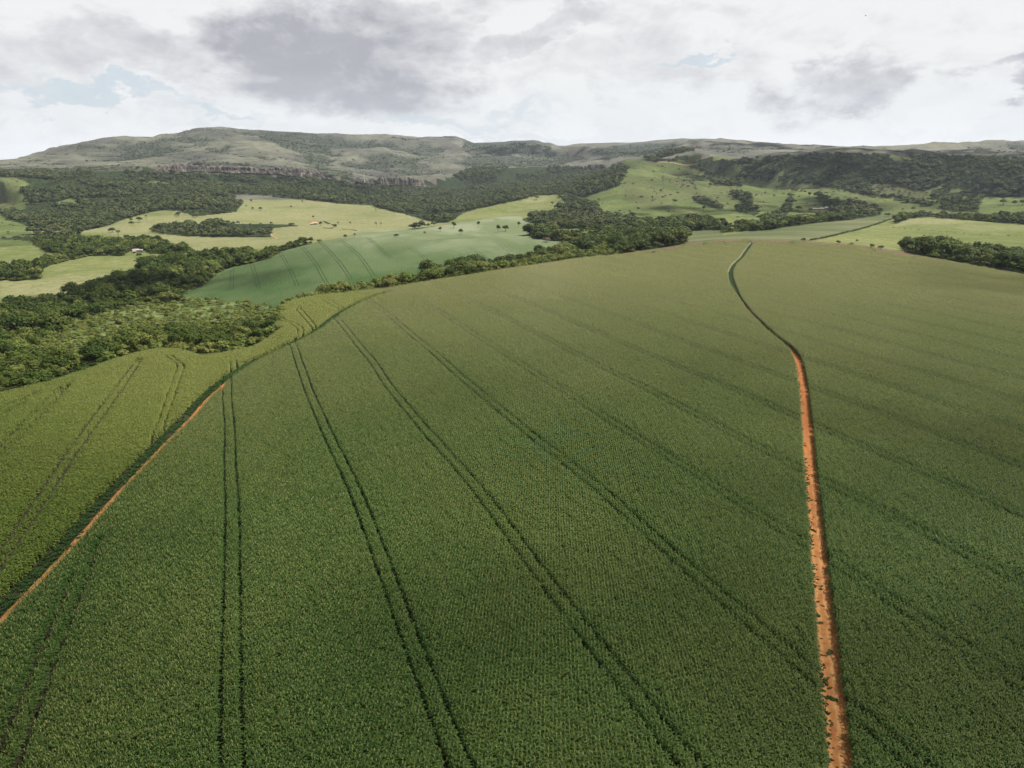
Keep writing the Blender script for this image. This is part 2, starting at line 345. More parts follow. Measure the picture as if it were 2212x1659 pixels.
# ---------------------------------------------------------------- land cover
SOY = [(370, 640), (390, 634), (433, 622), (454, 605), (489, 580), (557, 566), (580, 560), (613, 542), (671, 526), (740, 513), (780, 500), (900, 495), (1000, 480), (1125, 455), (1128, 476), (1150, 484), (1180, 488),
       (1160, 497), (1138, 509), (1160, 517), (1200, 521), (1296, 536), (1290, 548), (1100, 600), (900, 660), (700, 690), (560, 660), (470, 650)]
FARFIELD = [(1400, 545), (1540, 512), (1600, 503), (1655, 497.5), (1700, 490), (1760, 482), (1830, 476), (1900, 466), (1925, 461), (1948, 463), (1935, 471), (1870, 494), (1800, 510), (1748, 521), (1748, 545)]
FORESTS = {
 'upland': [
  [(-40, 376), (10, 374), (130, 374), (230, 371), (300, 372), (420, 377), (560, 382), (680, 387), (790, 394), (870, 404), (930, 405), (960, 392), (1000, 372), (1023, 364), (1115, 363), (1223, 363), (1305, 368),
   (1300, 372), (1262, 388), (1240, 400), (1216, 420), (1160, 423), (1115, 434), (1049, 448), (1030, 452), (1000, 462), (975, 478), (960, 486), (910, 474), (872, 463), (802, 445), (734, 440), (671, 433), (557, 423), (486, 418), (461, 416), (486, 419),
   (516, 437), (524, 440), (508, 458), (461, 464), (416, 469), (400, 460), (388, 454), (340, 455), (297, 466), (259, 478), (214, 493), (166, 502), (75, 494), (20, 474), (0, 466), (48, 457), (65, 434), (45, 416), (63, 399), (30, 384), (-40, 384)],
  [(1500, 352), (1600, 346), (1655, 342), (1700, 338), (1800, 333), (1900, 336), (2000, 338), (2090, 343), (2260, 346), (2260, 424), (2130, 427), (2116, 436), (2110, 458), (2060, 458), (2020, 452), (2040, 436), (2028, 437), (2007, 447), (1907, 430), (1831, 414), (1798, 407), (1743, 399), (1655, 394),
   (1610, 388), (1600, 404), (1560, 401), (1543, 400), (1528, 386), (1500, 361)],
  [(1223, 421), (1232, 402), (1262, 386), (1300, 370), (1340, 356), (1357, 365), (1350, 380), (1335, 402), (1290, 417), (1270, 427), (1245, 426)],
  [(1500, 345), (1420, 352), (1390, 345), (1440, 330), (1480, 322), (1500, 326), (1440, 338), (1420, 346)]],
 'mid': [
  [(325, 502), (335, 492), (400, 487), (480, 484), (560, 484), (644, 487), (640, 490), (588, 494), (586, 512), (480, 513), (391, 510), (328, 502)],
  [(66, 506), (100, 500), (160, 504), (190, 516), (235, 526), (300, 524), (345, 526), (400, 536), (420, 546), (330, 548), (310, 543), (284, 543), (268, 548), (268, 553), (200, 553), (160, 562), (110, 547), (77, 532), (70, 522)],
  [(0, 515), (66, 512), (80, 522), (0, 518)],
  [(-20, 582), (60, 578), (88, 588), (84, 603), (40, 607), (-20, 607)], [(60, 576), (110, 563), (160, 556), (160, 561), (110, 573), (86, 584)],
  [(785, 512), (800, 502), (870, 497), (950, 488), (958, 491), (862, 506), (800, 517)],
  [(1122, 480), (1150, 468), (1210, 459), (1270, 460), (1330, 470), (1400, 476), (1480, 480), (1560, 485), (1586, 500), (1530, 508), (1480, 512), (1400, 513), (1388, 516), (1388, 527), (1440, 524), (1500, 519), (1530, 514), (1545, 515), (1480, 535), (1300, 562), (1296, 536),
   (1200, 522), (1160, 517), (1138, 509), (1160, 497), (1200, 496), (1205, 513), (1292, 514), (1288, 498), (1250, 494), (1190, 494), (1150, 484), (1128, 478)],
  [(1205, 424), (1232, 424), (1262, 434), (1290, 444), (1300, 464), (1240, 460), (1200, 452), (1222, 440)],
  [(1586, 500), (1655, 498), (1700, 490), (1760, 482), (1830, 476), (1900, 466), (1904, 458), (1890, 461), (1850, 464), (1815, 467), (1760, 476), (1700, 482), (1640, 489), (1590, 490)],
  [(1763, 424), (1790, 430), (1850, 446), (1904, 458), (1900, 466), (1850, 466), (1815, 464), (1780, 450), (1768, 436)],
  [(1574, 416), (1590, 414), (1627, 430), (1622, 448), (1640, 462), (1630, 467), (1590, 460), (1605, 440), (1580, 424)],
  [(1500, 437), (1520, 436), (1560, 448), (1568, 456), (1540, 450), (1510, 441)],
  [(1640, 474), (1690, 462), (1708, 430), (1700, 420), (1712, 422), (1712, 444), (1695, 470), (1650, 482)],
  [(1957, 470), (2000, 464), (2080, 468), (2212, 478), (2290, 484), (2290, 492), (2212, 486), (2080, 475), (2000, 470), (1965, 473)],
  [(1960, 474), (1935, 484), (1930, 480), (1950, 470)]],
 'near': [
  [(0, 664), (45, 656), (120, 650), (181, 630), (225, 616), (262, 604), (296, 592), (299, 576), (350, 568), (403, 560), (479, 555), (557, 548), (640, 530), (671, 524), (671, 528), (613, 543), (580, 561), (557, 567), (489, 581), (454, 606), (433, 624),
   (378, 636), (420, 660), (300, 700), (100, 720), (-100, 740), (-100, 670)]],
}
def noisy_uv(x, y, u, v, r):
    s = np.clip(1.0 + 0 * r, 0, 1)
    ju = fbm(x, y, 60, 3, 0.6, 21.0) * 2500 / np.maximum(r, 500); jv = fbm(x, y, 60, 3, 0.6, 41.0) * 900 / np.maximum(r, 500)
    return u + ju * 2.2, v + jv * 2.0
def classify(x, y, z):
    """0 maize, 1 soy, 2 pasture, 3 wooded, 4 upland, 5 far maize, 6 hill grass, 7 scrub"""
    r = np.hypot(x, y); a = np.arctan2(x, y); c = np.interp(a, AZ, CREST); v1 = np.interp(a, AZ, V1R)
    u, v = project(x, y, z); nu, nv = noisy_uv(x, y, u, v, r)
    k = np.full(np.shape(x), 2)
    k[(r > 1150) & (v < 470) & (nu > 1238)] = 6
    k[(u < 75) & (v < 462) & (r > 1300)] = 6
    k[(r > 2900) | ((r > 2150) & (u < 1290)) | ((v < 345) & (u > 1300))] = 4
    k[(u < 66) & (v > 376) & (r > 1300) & (r < 2500)] = 6
    for P in FORESTS['upland']: k[inpoly(P, nu, nv) & (r > 1500) & (r < 3500)] = 8
    bare = (k == 8) & (inpoly([(108, 441), (150, 429), (185, 436), (160, 447)], nu, nv) | inpoly([(300, 395), (345, 391), (370, 398), (330, 404)], nu, nv) | ((u > 1480) & (fbm(x, y, 110, 3, .6, 77.) > .27)) | inpoly([(1870, 398), (1930, 400), (1985, 412), (2030, 438), (1960, 434), (1890, 424)], nu, nv)); k[k == 8] = 3
    UPW = (k == 3); k[bare] = 6
    for P in FORESTS['mid']: k[inpoly(P, nu, nv) & (r > c * 1.01) & (r < 2150)] = 3
    for P in FORESTS['near']: k[inpoly(P, nu, nv) & (r > c * 1.01) & (r < 1500)] = 3
    k[inpoly(SOY, u, v) & (r > np.maximum(c * 1.05, c + 0.75 * (v1 - c))) & (r < 1500)] = 1
    hid = (r > c) & (r < v1 * 1.03)
    k[hid & (u < 1480) & (k != 1)] = 3
    k[hid & (u > 1952) & (r < v1 * 1.0)] = 3
    k[hid & (u >= 1480) & (u < 1560)] = 5
    # left valley: scrub in the middle of the wooded bottom
    scr = inpoly([(90, 735), (150, 697), (240, 672), (330, 657), (420, 650), (560, 640), (760, 626), (1060, 590), (1060, 640), (700, 665), (600, 690), (540, 702), (420, 715), (380, 735), (300, 745), (230, 765), (120, 790), (60, 780)], nu, nv) & (r > c * 1.01) & (r < v1 * 1.15) & (k != 1)
    k[scr] = 7
    k[inpoly(FARFIELD, u, v) & (r > c * 1.0) & (r < 1500)] = 5
    k[r <= c] = 0
    return k, u, v, r
KG, UG, VG, _ = classify(GX, GY, Zg)
fk = KG[:-1, :-1]
idx = (np.arange(nA)[:, None] * nR + np.arange(nR)[None, :])
quads = np.stack([idx[:-1, :-1], idx[1:, :-1], idx[1:, 1:], idx[:-1, 1:]], -1)
allv = np.stack([GX, GY, Zg], -1).reshape(-1, 3)
slope = np.gradient(Zg, axis=1) / np.gradient(R2, axis=1)

# ---------------------------------------------------------------- materials
def mat(name):
    m = bpy.data.materials.new(name); m.use_nodes = True; m.node_tree.nodes.clear()
    return m, NT(m.node_tree)
def fin(m, N, col, rough=0.8, spec=0.2, bump=None, bstr=0.5, bdist=0.3, sheen=0.0, transl=0.0, tcol=None):
    p = N.n('ShaderNodeBsdfPrincipled'); N.put(p.inputs['Base Color'], col); N.put(p.inputs['Roughness'], rough)
    p.inputs['Specular IOR Level'].default_value = spec
    if sheen: p.inputs['Sheen Weight'].default_value = sheen; p.inputs['Sheen Roughness'].default_value = 0.45
    nrm = None
    if bump is not None:
        b = N.n('ShaderNodeBump'); N.put(b.inputs['Height'], bump); b.inputs['Strength'].default_value = bstr; b.inputs['Distance'].default_value = bdist
        nrm = b.outputs[0]; N.put(p.inputs['Normal'], nrm)
    o = N.n('ShaderNodeOutputMaterial')
    if transl:
        t = N.n('ShaderNodeBsdfTranslucent'); N.put(t.inputs[0], tcol if tcol is not None else col)
        mxx = N.n('ShaderNodeMixShader', i_0=transl); m.node_tree.links.new(p.outputs[0], mxx.inputs[1]); m.node_tree.links.new(t.outputs[0], mxx.inputs[2])
        m.node_tree.links.new(mxx.outputs[0], o.inputs[0])
    else:
        m.node_tree.links.new(p.outputs[0], o.inputs[0])
    return m
def geo(N): return N.n('ShaderNodeNewGeometry')
KA = 0.49                              # real-world albedo scale of every surface colour below
def c4(r, g, b): return (r * KA, g * KA, b * KA, 1)
def scaled(N, pos, s):
    return N.n('ShaderNodeVectorMath', operation='MULTIPLY', i_0=pos, i_1=s).outputs[0]

m, N = mat('red_soil_row_shade'); P = geo(N).outputs['Position']
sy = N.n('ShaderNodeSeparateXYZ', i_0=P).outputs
bare = N.m('MULTIPLY', N.ss(sy[1], 470, 540), N.ss(sy[0], 20, 90))          # stubble-free red headland on the crest, elsewhere litter and soil painted extra dark for shade between the rows
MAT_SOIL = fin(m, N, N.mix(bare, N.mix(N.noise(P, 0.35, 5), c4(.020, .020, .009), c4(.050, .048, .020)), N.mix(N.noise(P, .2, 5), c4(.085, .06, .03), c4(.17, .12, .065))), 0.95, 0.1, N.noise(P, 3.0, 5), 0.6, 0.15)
m, N = mat('road_soil'); P = geo(N).outputs['Position']
ac = N.m('ADD', N.n('ShaderNodeAttribute', attribute_name='across').outputs['Fac'], N.m('MULTIPLY', N.m('SUBTRACT', N.noise(P, .25, 4), .5), .35))
rut = N.m('MAXIMUM', N.n('ShaderNodeMapRange', interpolation_type='SMOOTHSTEP', i_0=N.m('ABSOLUTE', N.m('SUBTRACT', ac, .30)), i_1=.13, i_2=.02).outputs[0], N.n('ShaderNodeMapRange', interpolation_type='SMOOTHSTEP', i_0=N.m('ABSOLUTE', N.m('SUBTRACT', ac, .66)), i_1=.13, i_2=.02).outputs[0])
b = N.noise(P, 6.0, 4); a = N.m('ADD', N.m('MULTIPLY', N.ss(N.noise(P, 0.55, 6, 0.6), 0.36, 0.66), .45), N.m('MULTIPLY', rut, .55))
MAT_ROAD = fin(m, N, N.mix(N.m('MULTIPLY', b, 0.45), N.mix(a, c4(.27, .080, .018), N.mix(N.ss(N.n('ShaderNodeSeparateXYZ', i_0=P).outputs[1], 90, 190), c4(.52, .28, .105), c4(.34, .105, .024))), c4(.46, .25, .10)), 0.95, 0.1, b, 0.6, 0.1)
m, N = mat('soy_canopy'); P = geo(N).outputs['Position']
a = N.noise(scaled(N, P, (.8, .35, 1)), 0.014, 5, 0.6, .6); b = N.noise(P, 0.45, 5, 0.7); c = N.noise(P, 0.10, 4, 0.6)
rowd = N.n('ShaderNodeVectorMath', operation='DOT_PRODUCT', i_0=P, i_1=(math.cos(math.radians(14)), math.sin(math.radians(14)), 0)).outputs['Value']
far_ = N.ss(N.m('ADD', N.n('ShaderNodeSeparateXYZ', i_0=P).outputs[1], N.m('MULTIPLY', N.noise(P, .006, 4), 260)), 760, 1130)  # far canopy painted paler to carry its grazing sheen
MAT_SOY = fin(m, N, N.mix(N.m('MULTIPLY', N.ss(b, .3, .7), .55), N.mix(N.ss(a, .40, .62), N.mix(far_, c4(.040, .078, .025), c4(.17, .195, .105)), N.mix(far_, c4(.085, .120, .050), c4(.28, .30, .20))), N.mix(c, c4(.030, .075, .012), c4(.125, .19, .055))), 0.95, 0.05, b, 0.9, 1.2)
def pasture_mat(name, g1, g2, dry, dark, sc1=0.004):
    m, N = mat(name); P = geo(N).outputs['Position']
    at_ = N.n('ShaderNodeAttribute', attribute_name='dry').outputs['Fac']
    n1 = N.noise(P, sc1, 6, 0.6); n2 = N.noise(P, 0.05, 6, 0.65); n3 = N.noise(P, 0.5, 4, 0.7); n4 = N.noise(P, 0.16, 5, 0.7)
    base = N.mix(N.ss(n1, .35, .65), c4(*g1), c4(*g2))
    base = N.mix(N.m('MULTIPLY', N.ss(n2, .42, .72), .5), base, c4(*dry))
    base = N.mix(at_, base, c4(*dry))
    base = N.mix(N.m('MULTIPLY', N.ss(n4, .47, .62), .55), base, c4(*dark))
    base = N.mix(N.m('MULTIPLY', N.ss(N.noise(scaled(N, P, (.5, 1, 1)), .014, 6, .7, .5), .48, .68), .45), base, c4(*dark))
    return fin(m, N, base, 0.95, 0.03, n3, 0.9, 0.9)
MAT_PAST = pasture_mat('pasture_grass', (.125, .152, .045), (.19, .205, .075), (.31, .285, .165), (.085, .125, .028))
MAT_HILL = pasture_mat('hill_grass', (.092, .128, .038), (.165, .198, .068), (.105, .105, .052), (.035, .058, .015), 0.007)
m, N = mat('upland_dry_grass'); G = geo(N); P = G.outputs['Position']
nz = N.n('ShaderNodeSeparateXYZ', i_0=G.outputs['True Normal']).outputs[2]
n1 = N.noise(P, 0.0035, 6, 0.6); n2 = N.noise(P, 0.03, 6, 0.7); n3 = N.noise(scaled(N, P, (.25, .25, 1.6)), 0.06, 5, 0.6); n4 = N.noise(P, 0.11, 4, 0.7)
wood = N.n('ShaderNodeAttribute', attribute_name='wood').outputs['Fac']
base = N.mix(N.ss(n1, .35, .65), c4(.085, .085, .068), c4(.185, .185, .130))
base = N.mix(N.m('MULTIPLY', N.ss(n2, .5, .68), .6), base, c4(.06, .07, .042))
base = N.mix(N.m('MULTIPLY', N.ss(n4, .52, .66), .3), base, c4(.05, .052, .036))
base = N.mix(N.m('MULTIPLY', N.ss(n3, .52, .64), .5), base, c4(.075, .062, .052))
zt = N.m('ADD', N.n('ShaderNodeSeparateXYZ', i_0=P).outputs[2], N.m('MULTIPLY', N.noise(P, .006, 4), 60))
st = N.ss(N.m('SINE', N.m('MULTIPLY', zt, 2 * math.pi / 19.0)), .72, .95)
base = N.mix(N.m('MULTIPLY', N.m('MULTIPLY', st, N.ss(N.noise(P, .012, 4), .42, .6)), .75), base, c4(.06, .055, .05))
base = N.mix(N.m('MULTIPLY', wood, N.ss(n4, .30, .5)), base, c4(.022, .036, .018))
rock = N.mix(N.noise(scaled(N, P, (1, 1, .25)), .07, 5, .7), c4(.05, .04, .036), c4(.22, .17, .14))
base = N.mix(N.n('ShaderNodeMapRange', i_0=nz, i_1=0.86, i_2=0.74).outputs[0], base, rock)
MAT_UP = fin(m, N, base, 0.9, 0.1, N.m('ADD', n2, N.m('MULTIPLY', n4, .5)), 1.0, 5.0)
m, N = mat('woodland_floor'); P = geo(N).outputs['Position']
MAT_FLOOR = fin(m, N, N.mix(N.noise(P, 0.08, 5), c4(.012, .02, .007), c4(.045, .065, .022)), 0.95, 0.05, N.noise(P, .4, 4), .8, .8)
m, N = mat('scrub_floor'); P = geo(N).outputs['Position']
MAT_SCRUB = fin(m, N, N.mix(N.ss(N.noise(P, 0.05, 5), .35, .65), c4(.055, .09, .018), c4(.16, .19, .06)), 0.9, 0.1, N.noise(P, .4, 5), .9, 1.0)
m, N = mat('far_maize'); P = geo(N).outputs['Position']
b = N.noise(P, .5, 5, .7); a = N.noise(scaled(N, P, (.3, 1, 1)), .015, 5)
MAT_FARM = fin(m, N, N.mix(N.m('MULTIPLY', N.ss(b, .35, .7), .5), N.mix(N.ss(a, .4, .6), c4(.10, .125, .05), c4(.18, .18, .092)), c4(.055, .08, .028)), .95, .05, b, .9, 1.2)

def leaf_mat(name, c1, c2, c3, var=1.0, transl=0.3, rough=0.5, spec=0.3, big=None, bigs=0.01, far_tint=None):
    m, N = mat(name); G = geo(N); P = G.outputs['Position']
    isl = G.outputs['Random Per Island']; rnd = N.n('ShaderNodeObjectInfo').outputs['Random']
    col = N.mix(isl, c4(*c1), c4(*c2))
    col = N.mix(N.m('MULTIPLY', rnd, var), col, c4(*c3))
    if big is not None:
        col = N.mix(N.m('MULTIPLY', N.ss(N.noise(P, bigs, 5, .6), .38, .64), big[3]), col, c4(*big[:3]))
    if far_tint is not None:
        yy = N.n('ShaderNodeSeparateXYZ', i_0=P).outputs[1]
        col = N.mix(N.m('MULTIPLY', N.ss(N.m('ADD', yy, N.m('MULTIPLY', N.noise(P, .012, 4), 160)), far_tint[3], far_tint[4]), far_tint[5]), col, c4(*far_tint[:3]))  # leaf colour shifts to this tint with distance along the field
    return fin(m, N, col, rough, spec, transl=transl)
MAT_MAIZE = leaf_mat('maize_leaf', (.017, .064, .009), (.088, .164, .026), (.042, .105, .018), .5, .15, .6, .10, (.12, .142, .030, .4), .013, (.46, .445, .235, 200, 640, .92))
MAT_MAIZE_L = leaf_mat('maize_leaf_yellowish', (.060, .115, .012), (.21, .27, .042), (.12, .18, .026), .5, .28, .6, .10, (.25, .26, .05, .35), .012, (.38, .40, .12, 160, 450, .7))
MAT_TASSEL = leaf_mat('maize_tassel', (.30, .36, .10), (.52, .55, .20), (.36, .38, .12), .4, .3, .8, .05)
MAT_STALK = leaf_mat('maize_stalk', (.05, .08, .02), (.09, .11, .035), (.06, .08, .03), .4, .0, .6, .2)
MAT_VERGE = leaf_mat('verge_grass', (.028, .082, .012), (.075, .15, .026), (.045, .11, .02), .5, .3, .6, .2)
MAT_WEED = leaf_mat('weed_leaf', (.055, .10, .022), (.13, .18, .05), (.09, .13, .03), .5, .3, .6, .15)
MAT_CROWN = leaf_mat('tree_leaves', (.016, .036, .005), (.076, .122, .017), (.100, .128, .021), .8, .12, .7, .08)
MAT_CROWN_L = leaf_mat('pale_tree_leaves', (.085, .140, .018), (.20, .25, .050), (.20, .20, .055), .8, .15, .7, .08)
MAT_CROWN_F = leaf_mat('far_tree_leaves', (.024, .046, .014), (.095, .128, .042), (.135, .150, .058), .85, .10, .8, .05)
MAT_CROWN_R = leaf_mat('reddish_tree_leaves', (.10, .070, .035), (.17, .12, .06), (.13, .10, .05), .6, .2, .5, .2)
MAT_CROWN_Y = leaf_mat('yellow_blossom', (.50, .27, .03), (.65, .38, .05), (.5, .3, .05), .4, .2, .6, .2)
m, N = mat('bark'); P = N.n('ShaderNodeTexCoord').outputs['Object']
MAT_BARK = fin(m, N, N.mix(N.noise(P, 3, 4), c4(.06, .045, .03), c4(.17, .14, .10)), .9, .1)

# ---------------------------------------------------------------- ground sheets
def soft(P, soft_px, x, y, u, v):
    """1 inside a patch, ragged fade at its rim"""
    Pn = np.asarray(P, float); d = polydist(Pn, u, v, True); s = np.where(inpoly(Pn, u, v), d, -d)
    return sst(s + fbm(x, y, 90, 4, .6, 3.0) * soft_px * 1.6, -soft_px, soft_px)
def sheet(name, ks, material, label_attr=None):
    sel = np.isin(fk, ks); q = quads[sel]
    uq, inv = np.unique(q, return_inverse=True)
    me = mesh_from(name, allv[uq], inv.reshape(-1, 4), material, True)
    if label_attr is not None:
        for an, arr in label_attr.items():
            at_ = me.attributes.new(an, 'FLOAT', 'POINT'); at_.data.foreach_set('value', arr.reshape(-1)[uq].astype(np.float32))
    o = obj(name, me); o['kind'] = 'structure'
    return o
dry = np.zeros_like(Zg); wood = np.zeros_like(Zg)
for P_, s_, a_ in [([(160, 500), (300, 462), (400, 452), (500, 412), (640, 425), (780, 443), (960, 482), (930, 500), (700, 520), (420, 540), (260, 520)], 10, .5),([(0, 608), (120, 602), (230, 590), (330, 592), (190, 612), (150, 640), (0, 640)], 9, .55), ([(500, 418), (640, 425), (780, 443), (860, 462), (700, 456), (560, 440)], 6, .5), ([(820, 450), (900, 470), (870, 471)], 4, .8),
                   ([(85, 487), (100, 467), (150, 457), (170, 470), (185, 492)], 5, .7), ([(0, 375), (50, 385), (40, 420), (0, 420)], 6, .5),
                   ([(1950, 470), (2000, 470), (2050, 472), (2080, 480), (1990, 484), (1930, 490)], 4, .55), ([(2100, 480), (2212, 490), (2212, 500), (2100, 505), (2060, 495)], 6, .3),
                   ([(1410, 378), (1500, 385), (1530, 425), (1500, 432), (1440, 395)], 9, .8), ([(1340, 395), (1440, 410), (1450, 450), (1400, 452), (1350, 430)], 9, .55), ([(1520, 340), (1700, 345), (1400, 360), (1380, 350)], 6, .6),
                   ([(1880, 400), (1980, 410), (2020, 440), (1960, 436), (1900, 425)], 5, .9), ([(1815, 425), (1890, 432), (1890, 442), (1830, 438)], 5, 1.0), ([(1750, 404), (1830, 412), (1810, 424), (1750, 415)], 6, .6)]:
    dry = np.maximum(dry, a_ * soft(P_, s_, GX, GY, UG, VG))
for P_, s_, a_ in [([(560, 280), (720, 290), (760, 305), (680, 330), (700, 352), (750, 372), (690, 372), (640, 330), (560, 300)], 8, .85), ([(260, 312), (310, 311), (300, 335), (250, 348), (270, 330)], 5, .9),
                   ([(800, 328), (900, 345), (940, 360), (900, 372), (860, 362), (780, 340)], 6, .75), ([(850, 300), (910, 300), (960, 340), (940, 360), (880, 330)], 6, .5), ([(1003, 300), (1100, 303), (1190, 312), (1190, 322), (1060, 330), (1000, 325)], 5, .9), ([(1110, 328), (1160, 325), (1240, 328), (1340, 312), (1460, 308), (1450, 335), (1350, 338), (1250, 336), (1130, 338)], 4, .9),
                   ([(1120, 348), (1220, 346), (1230, 362), (1120, 364)], 4, .5), ([(1530, 322), (1600, 322), (1650, 328), (1570, 332)], 4, .6), ([(2170, 308), (2240, 310), (2240, 326), (2180, 322)], 4, .9), ([(790, 355), (960, 360), (1010, 400), (900, 405)], 7, .35),
                   ([(400, 276), (560, 282), (560, 292), (440, 296), (380, 300), (360, 296)], 4, .5), ([(1930, 330), (2212, 330), (2212, 346), (2000, 342)], 5, .5), ([(-20, 366), (200, 360), (480, 352), (760, 372), (760, 385), (300, 375), (-20, 380)], 4, .8)]:
    wood = np.maximum(wood, a_ * soft(P_, s_, GX, GY, UG, VG))
def sm2(G, wa, wr):
    for ax, w_ in ((0, wa), (1, wr)):
        kk = np.exp(-.5 * (np.arange(-3 * w_, 3 * w_ + 1) / w_) ** 2); kk /= kk.sum(); o_ = np.zeros_like(G); p_ = [(0, 0), (0, 0)]; p_[ax] = (3 * w_, 3 * w_); E_ = np.pad(G, p_, mode='edge')
        for j_, c_ in enumerate(kk): o_ += c_ * (E_[j_:j_ + G.shape[0], :] if ax == 0 else E_[:, j_:j_ + G.shape[1]])
        G = o_
    return G
CONC = sm2(Zg, 14, 3) - Zg
wood = np.maximum(wood, sst(R2, 3100, 3400) * .85 * sst(CONC + 1.5 * fbm(GX, GY, 60, 3, .6, 47.), 1.0, 5.0))
dry = np.maximum(dry, sst(R2, 1400, 1600) * .5 * sst(CONC, 1.0, 4.0))
wood = np.maximum(wood, ub * .8 * sst(UBN + .12 * fbm(GX, GY, 70, 3, .6, 44.), .20, .36) * sst(fbm(GX, GY, 500, 2, .5, 45.), -.3, .1))
dry = np.maximum(dry, hb * .45 * sst(HBN + .1 * fbm(GX, GY, 50, 3, .6, 46.), .16, .34))
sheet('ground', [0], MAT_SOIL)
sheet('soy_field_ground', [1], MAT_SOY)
sheet('pasture', [2], MAT_PAST, {'dry': dry})
sheet('hill_pasture', [6], MAT_HILL, {'dry': dry})
sheet('woodland_ground', [3], MAT_FLOOR)
sheet('scrubland_ground', [7], MAT_SCRUB)
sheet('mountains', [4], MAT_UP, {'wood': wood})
sheet('far_field_ground', [5], MAT_FARM)
print('terrain done')

# ---------------------------------------------------------------- instancer (only for what nobody could count)
def coll_of(name, objs):
    c = bpy.data.collections.new(name)
    for o in objs: c.objects.link(o)
    return c
def proto(name, me):
    return bpy.data.objects.new(name, me)
def instancer(name, pts, rots, scls, idxs, protos, label, cat):
    n = len(pts); me = bpy.data.meshes.new(name)
    me.vertices.add(n); me.vertices.foreach_set('co', np.asarray(pts, np.float32).ravel())
    a = me.attributes.new('rot', 'FLOAT_VECTOR', 'POINT'); a.data.foreach_set('vector', np.asarray(rots, np.float32).ravel())
    a = me.attributes.new('scl', 'FLOAT_VECTOR', 'POINT'); a.data.foreach_set('vector', np.asarray(scls, np.float32).ravel())
    a = me.attributes.new('idx', 'INT', 'POINT'); a.data.foreach_set('value', np.asarray(idxs, np.int32))
    me.update(); o = obj(name, me)
    g = bpy.data.node_groups.new(name + '_nodes', 'GeometryNodeTree')
    g.interface.new_socket('Geometry', in_out='INPUT', socket_type='NodeSocketGeometry'); g.interface.new_socket('Geometry', in_out='OUTPUT', socket_type='NodeSocketGeometry')
    gi = g.nodes.new('NodeGroupInput'); go = g.nodes.new('NodeGroupOutput'); ip = g.nodes.new('GeometryNodeInstanceOnPoints')
    ci = g.nodes.new('GeometryNodeCollectionInfo'); ci.inputs['Collection'].default_value = coll_of(name + '_plants', protos)
    ci.inputs['Separate Children'].default_value = True; ci.inputs['Reset Children'].default_value = True
    def na(nm, dt):
        q = g.nodes.new('GeometryNodeInputNamedAttribute'); q.data_type = dt; q.inputs['Name'].default_value = nm; return q.outputs['Attribute']
    L = g.links
    L.new(gi.outputs[0], ip.inputs['Points']); L.new(ci.outputs[0], ip.inputs['Instance']); ip.inputs['Pick Instance'].default_value = True
    L.new(na('idx', 'INT'), ip.inputs['Instance Index']); L.new(na('rot', 'FLOAT_VECTOR'), ip.inputs['Rotation']); L.new(na('scl', 'FLOAT_VECTOR'), ip.inputs['Scale'])
    L.new(ip.outputs[0], go.inputs[0])
    md = o.modifiers.new('scatter', 'NODES'); md.node_group = g
    tag(o, label, cat, kind='stuff'); print(name, n)
    return o

# ---------------------------------------------------------------- roads (traced on the top of the maize, 2.3 m up)
CANOPY = 2.2
def trace(pts, dz=CANOPY): return np.array([at(u, v, dz) for u, v in pts])
R_left = [(1815, 1900), (1788, 1659), (1778, 1556), (1770.5, 1468), (1763, 1347), (1753, 1241), (1746, 1140), (1735.6, 1016), (1733, 966), (1729, 915), (1727, 880), (1723, 830), (1717, 789), (1709, 759), (1694, 744), (1656, 714), (1617, 674), (1596, 643), (1579, 613),
          (1574, 598), (1573, 585), (1579, 570), (1596, 554), (1610, 536), (1622, 521)]
R_right = [(1885, 1900), (1850, 1659), (1836, 1556), (1826, 1468), (1811, 1347), (1797, 1241), (1785, 1140), (1769, 1016), (1764, 966), (1760, 915), (1755, 880), (1749, 830), (1741, 789), (1731, 759), (1718, 744), (1676, 714), (1631, 674), (1606, 643), (1589, 613),
           (1584, 598), (1583, 585), (1591, 570), (1609, 554), (1620, 536), (1630, 521)]
ra, rb = trace(R_left), trace(R_right)
RC = (ra + rb) / 2
L_line = [(-160, 1475), (-60, 1378), (0, 1318), (50, 1265), (101, 1217), (164, 1149), (227, 1078), (277, 1025), (325, 977), (353, 947), (408, 894), (454, 843), (494, 810), (512, 799), (557, 771), (600, 753.5), (633, 736), (676, 716), (699, 700), (719, 685), (744, 667), (784, 647), (822, 633), (850, 627)]
LC = trace(L_line)                      # right-hand edge of the left road gap
def resample(P, step):
    P = np.asarray(P); s = np.concatenate([[0], np.cumsum(np.hypot(*np.diff(P, axis=0).T))]); t = np.arange(0, s[-1], step)
    X_ = np.interp(t, s, P[:, 0]); Y_ = np.interp(t, s, P[:, 1]); return np.stack([X_, Y_], 1)
def smooth_line(P, step, w):
    Q = resample(P, step); k = np.exp(-.5 * (np.arange(-2 * w, 2 * w + 1) / w) ** 2); k /= k.sum()
    R_ = Q.copy()
    for c_ in (0, 1):
        e = np.pad(Q[:, c_], 2 * w, mode='reflect', reflect_type='odd'); R_[:, c_] = np.convolve(e, k, 'valid')
    return R_
RC = smooth_line(RC, 1.0, 5); LC = smooth_line(LC, 1.0, 4); LC = LC + np.stack([np.gradient(LC, axis=0)[:, 1], -np.gradient(LC, axis=0)[:, 0]], 1) * 1.45
def side(P):
    d = np.gradient(P, axis=0); d /= np.hypot(d[:, 0], d[:, 1])[:, None]; return np.stack([d[:, 1], -d[:, 0]], 1)   # to the right of travel
RH = 1.5                                # half width of the right road gap
LW = 4.9                                 # left gap: 1.7 m bare track + grass
LMID = LC - side(LC) * LW / 2
